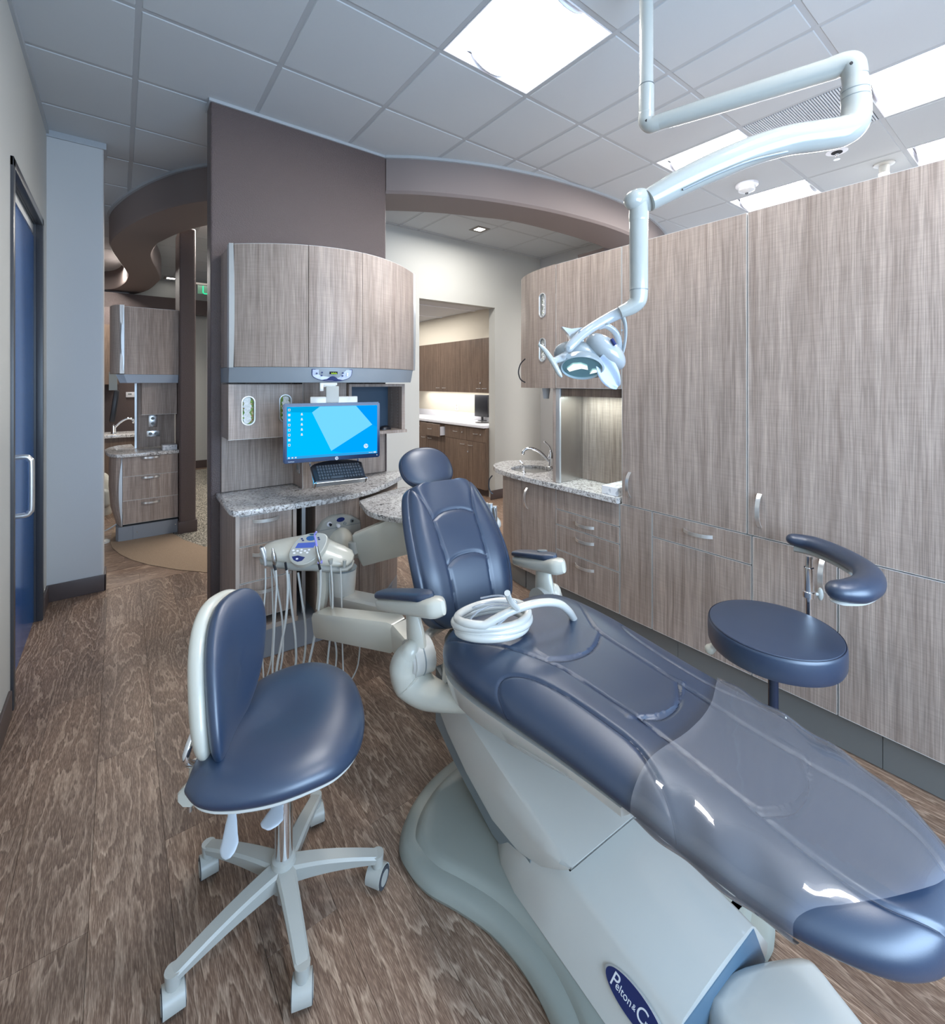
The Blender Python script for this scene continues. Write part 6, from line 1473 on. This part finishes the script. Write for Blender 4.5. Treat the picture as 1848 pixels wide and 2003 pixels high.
boxarm(P(660, 1168, 2.30), P(770, 1192, 2.05), .032, .030, .05, .05, 'mid_arm', M['white'])
mb = MB(); mb.lathe([(0, 0), (.052, 0), (.056, .03), (.062, .12), (.060, .125), (.0, .125)], tuple(P(672, 1160, 2.25))); mb.build('arm_joint', M['white'], du)
mb = MB(); mb.lathe([(.0625, 0), (.0635, .003), (.0625, .006)], tuple(P(672, 1112, 2.25))); mb.build('joint_ring', M['grey_pl2'], du)
mb = MB(); q = P(657, 1223, 2.1); mb.tube([q+ER*(.014*math.cos(a))+EU*(.018*math.sin(a)-.03) for a in [i*2*PI/16 for i in range(17)]], .004, 8); mb.build('hook', M['steel'], du)
boxarm(P(775, 1235, 1.80), CH(-.10, -.25, .46), .05, .045, .04, .04, 'chair_link', M['cream_pl'])
# control box on the cabinet
cbx = thing('control_box', 'pale control box with dials and dome joint on the central cabinet front', 'control box', tuple(onY(664, 1098, 2.60)))
YB = 2.60
def ob(px, py, d=0): v = onY(px, py, YB); v.y -= d; return v
bp_ = [ob(621, 1098), ob(704, 1090), ob(704, 1027), ob(702, 1016), ob(690, 1009), ob(672, 1006), ob(650, 1009), ob(632, 1020), ob(621, 1037)]
mb = MB(); mb.rings([[p+Vector((0, .024, 0)) for p in bp_], [p-Vector((0, .01, 0)) for p in bp_], [p.lerp(ob(662, 1055), .03)-Vector((0, .016, 0)) for p in bp_]]); mb.build('case', M['grey_pl'], cbx)
mb = MB(); mb.rings([[ob(621.5, 1038, .0155), ob(621.5, 1036.8, .0155), ob(703.5, 1020.5, .0155), ob(703.5, 1021.7, .0155)], [ob(621.5, 1038, .0168), ob(621.5, 1036.8, .0168), ob(703.5, 1020.5, .0168), ob(703.5, 1021.7, .0168)]]); mb.build('seam_line', M['grey_pl2'], cbx, False)
def dial(px, py, r_, m, nm, d=.02): 
    q = ob(px, py, .012); mb = MB(); mb.cyl(q, q-Vector((0, d, 0)), r_, n=20); return mb.build(nm, m, cbx)
dial(642, 1024, .014, M['whitep'], 'dial_plate', .006); dial(643, 1024, .0075, M['dark'], 'dial'); dial(658, 1026, .010, M['whitep'], 'dial', .022); dial(672, 1022, .009, M['grey_pl2'], 'socket', .012); dial(686, 1017, .0115, M['grey_pl2'], 'socket', .010); dial(686, 1017, .006, M['dark'], 'socket_core', .014)
q = ob(664, 1015, .017); mb = MB(); mb.rings([[q+Vector((.024*math.cos(a), -h, .013*math.sin(a))) for a in [2*PI*i/24 for i in range(24)]] for h in (0, .001)]); mb.build('badge', M['darkblue'], cbx)
q = ob(664, 1064, .0); mb = MB(); mb.grid(lambda u, v: q+Vector((.078*math.cos(2*PI*u)*math.sin(PI*v/2+.001), -.014-.085*math.cos(PI*v/2), .098*math.sin(2*PI*u)*math.sin(PI*v/2+.001))), 36, 18, True); mb.build('dome_joint', M['cream_pl'], cbx)
# assistant arm running behind the backrest with its instrument holder
aa = thing('assistant_arm', 'cream assistant arm running from the dome behind the backrest to an instrument holder', 'arm', tuple(P(740, 1070, 2.48)))
boxarm(P(696, 1076, 2.44), P(800, 1040, 2.44), .085, .105, .03, .035, 'swing_arm', M['cream_pl'], par=aa)
boxarm(P(790, 1050, 2.46), P(955, 1040, 2.36), .045, .022, .03, .03, 'rear_arm', M['cream_pl'], par=aa)
mb = MB(); mb.tube([P(689, 1060, 2.42), P(692, 1082, 2.42)], [.022, .026], 14); mb.build('arm_knuckle', M['grey_pl'], aa)
mb = MB(); mb.grid(ellips(P(952, 1020, 2.35), .075, .045, .06, -.25), 36, 20, True); mb.build('holder', M['white'], aa)
for i, (a, b) in enumerate(((950, 984), (959, 985), (967, 990))):
    mb = MB(); mb.tube([P(a+2, b+34, 2.30), P(a+1, b+16, 2.30), P(a, b, 2.30)], [.010, .011, .012], 12, 3); mb.build('handpiece', M['alu_dull'], aa)
mb = MB(); mb.tube([P(966, 1032, 2.29), P(968, 1015, 2.29), P(966, 993, 2.29)], [.009, .010, .011], 12, 3); mb.build('handpiece', M['steel'], aa)
for (a, b) in ((944, 1003), (952, 1005), (957, 1007)): mb = MB(); mb.cyl(P(a, b, 2.293), P(a, b, 2.287), .010, n=14); mb.build('holder_ring', M['key'] if 'key' in M else M['darkblue'], aa)
for (a, r_) in ((962, .010), (968, .009), (974, .006)): mb = MB(); mb.tube([P(a, 1030, 2.30), P(a+2, 1060, 2.30), P(a+1, 1120, 2.30), P(a-6, 1180, 2.25), P(a-30, 1215, 2.2), P(a-60, 1190, 2.2)], r_, 8, 6); mb.build('hose', M['hose'], aa)
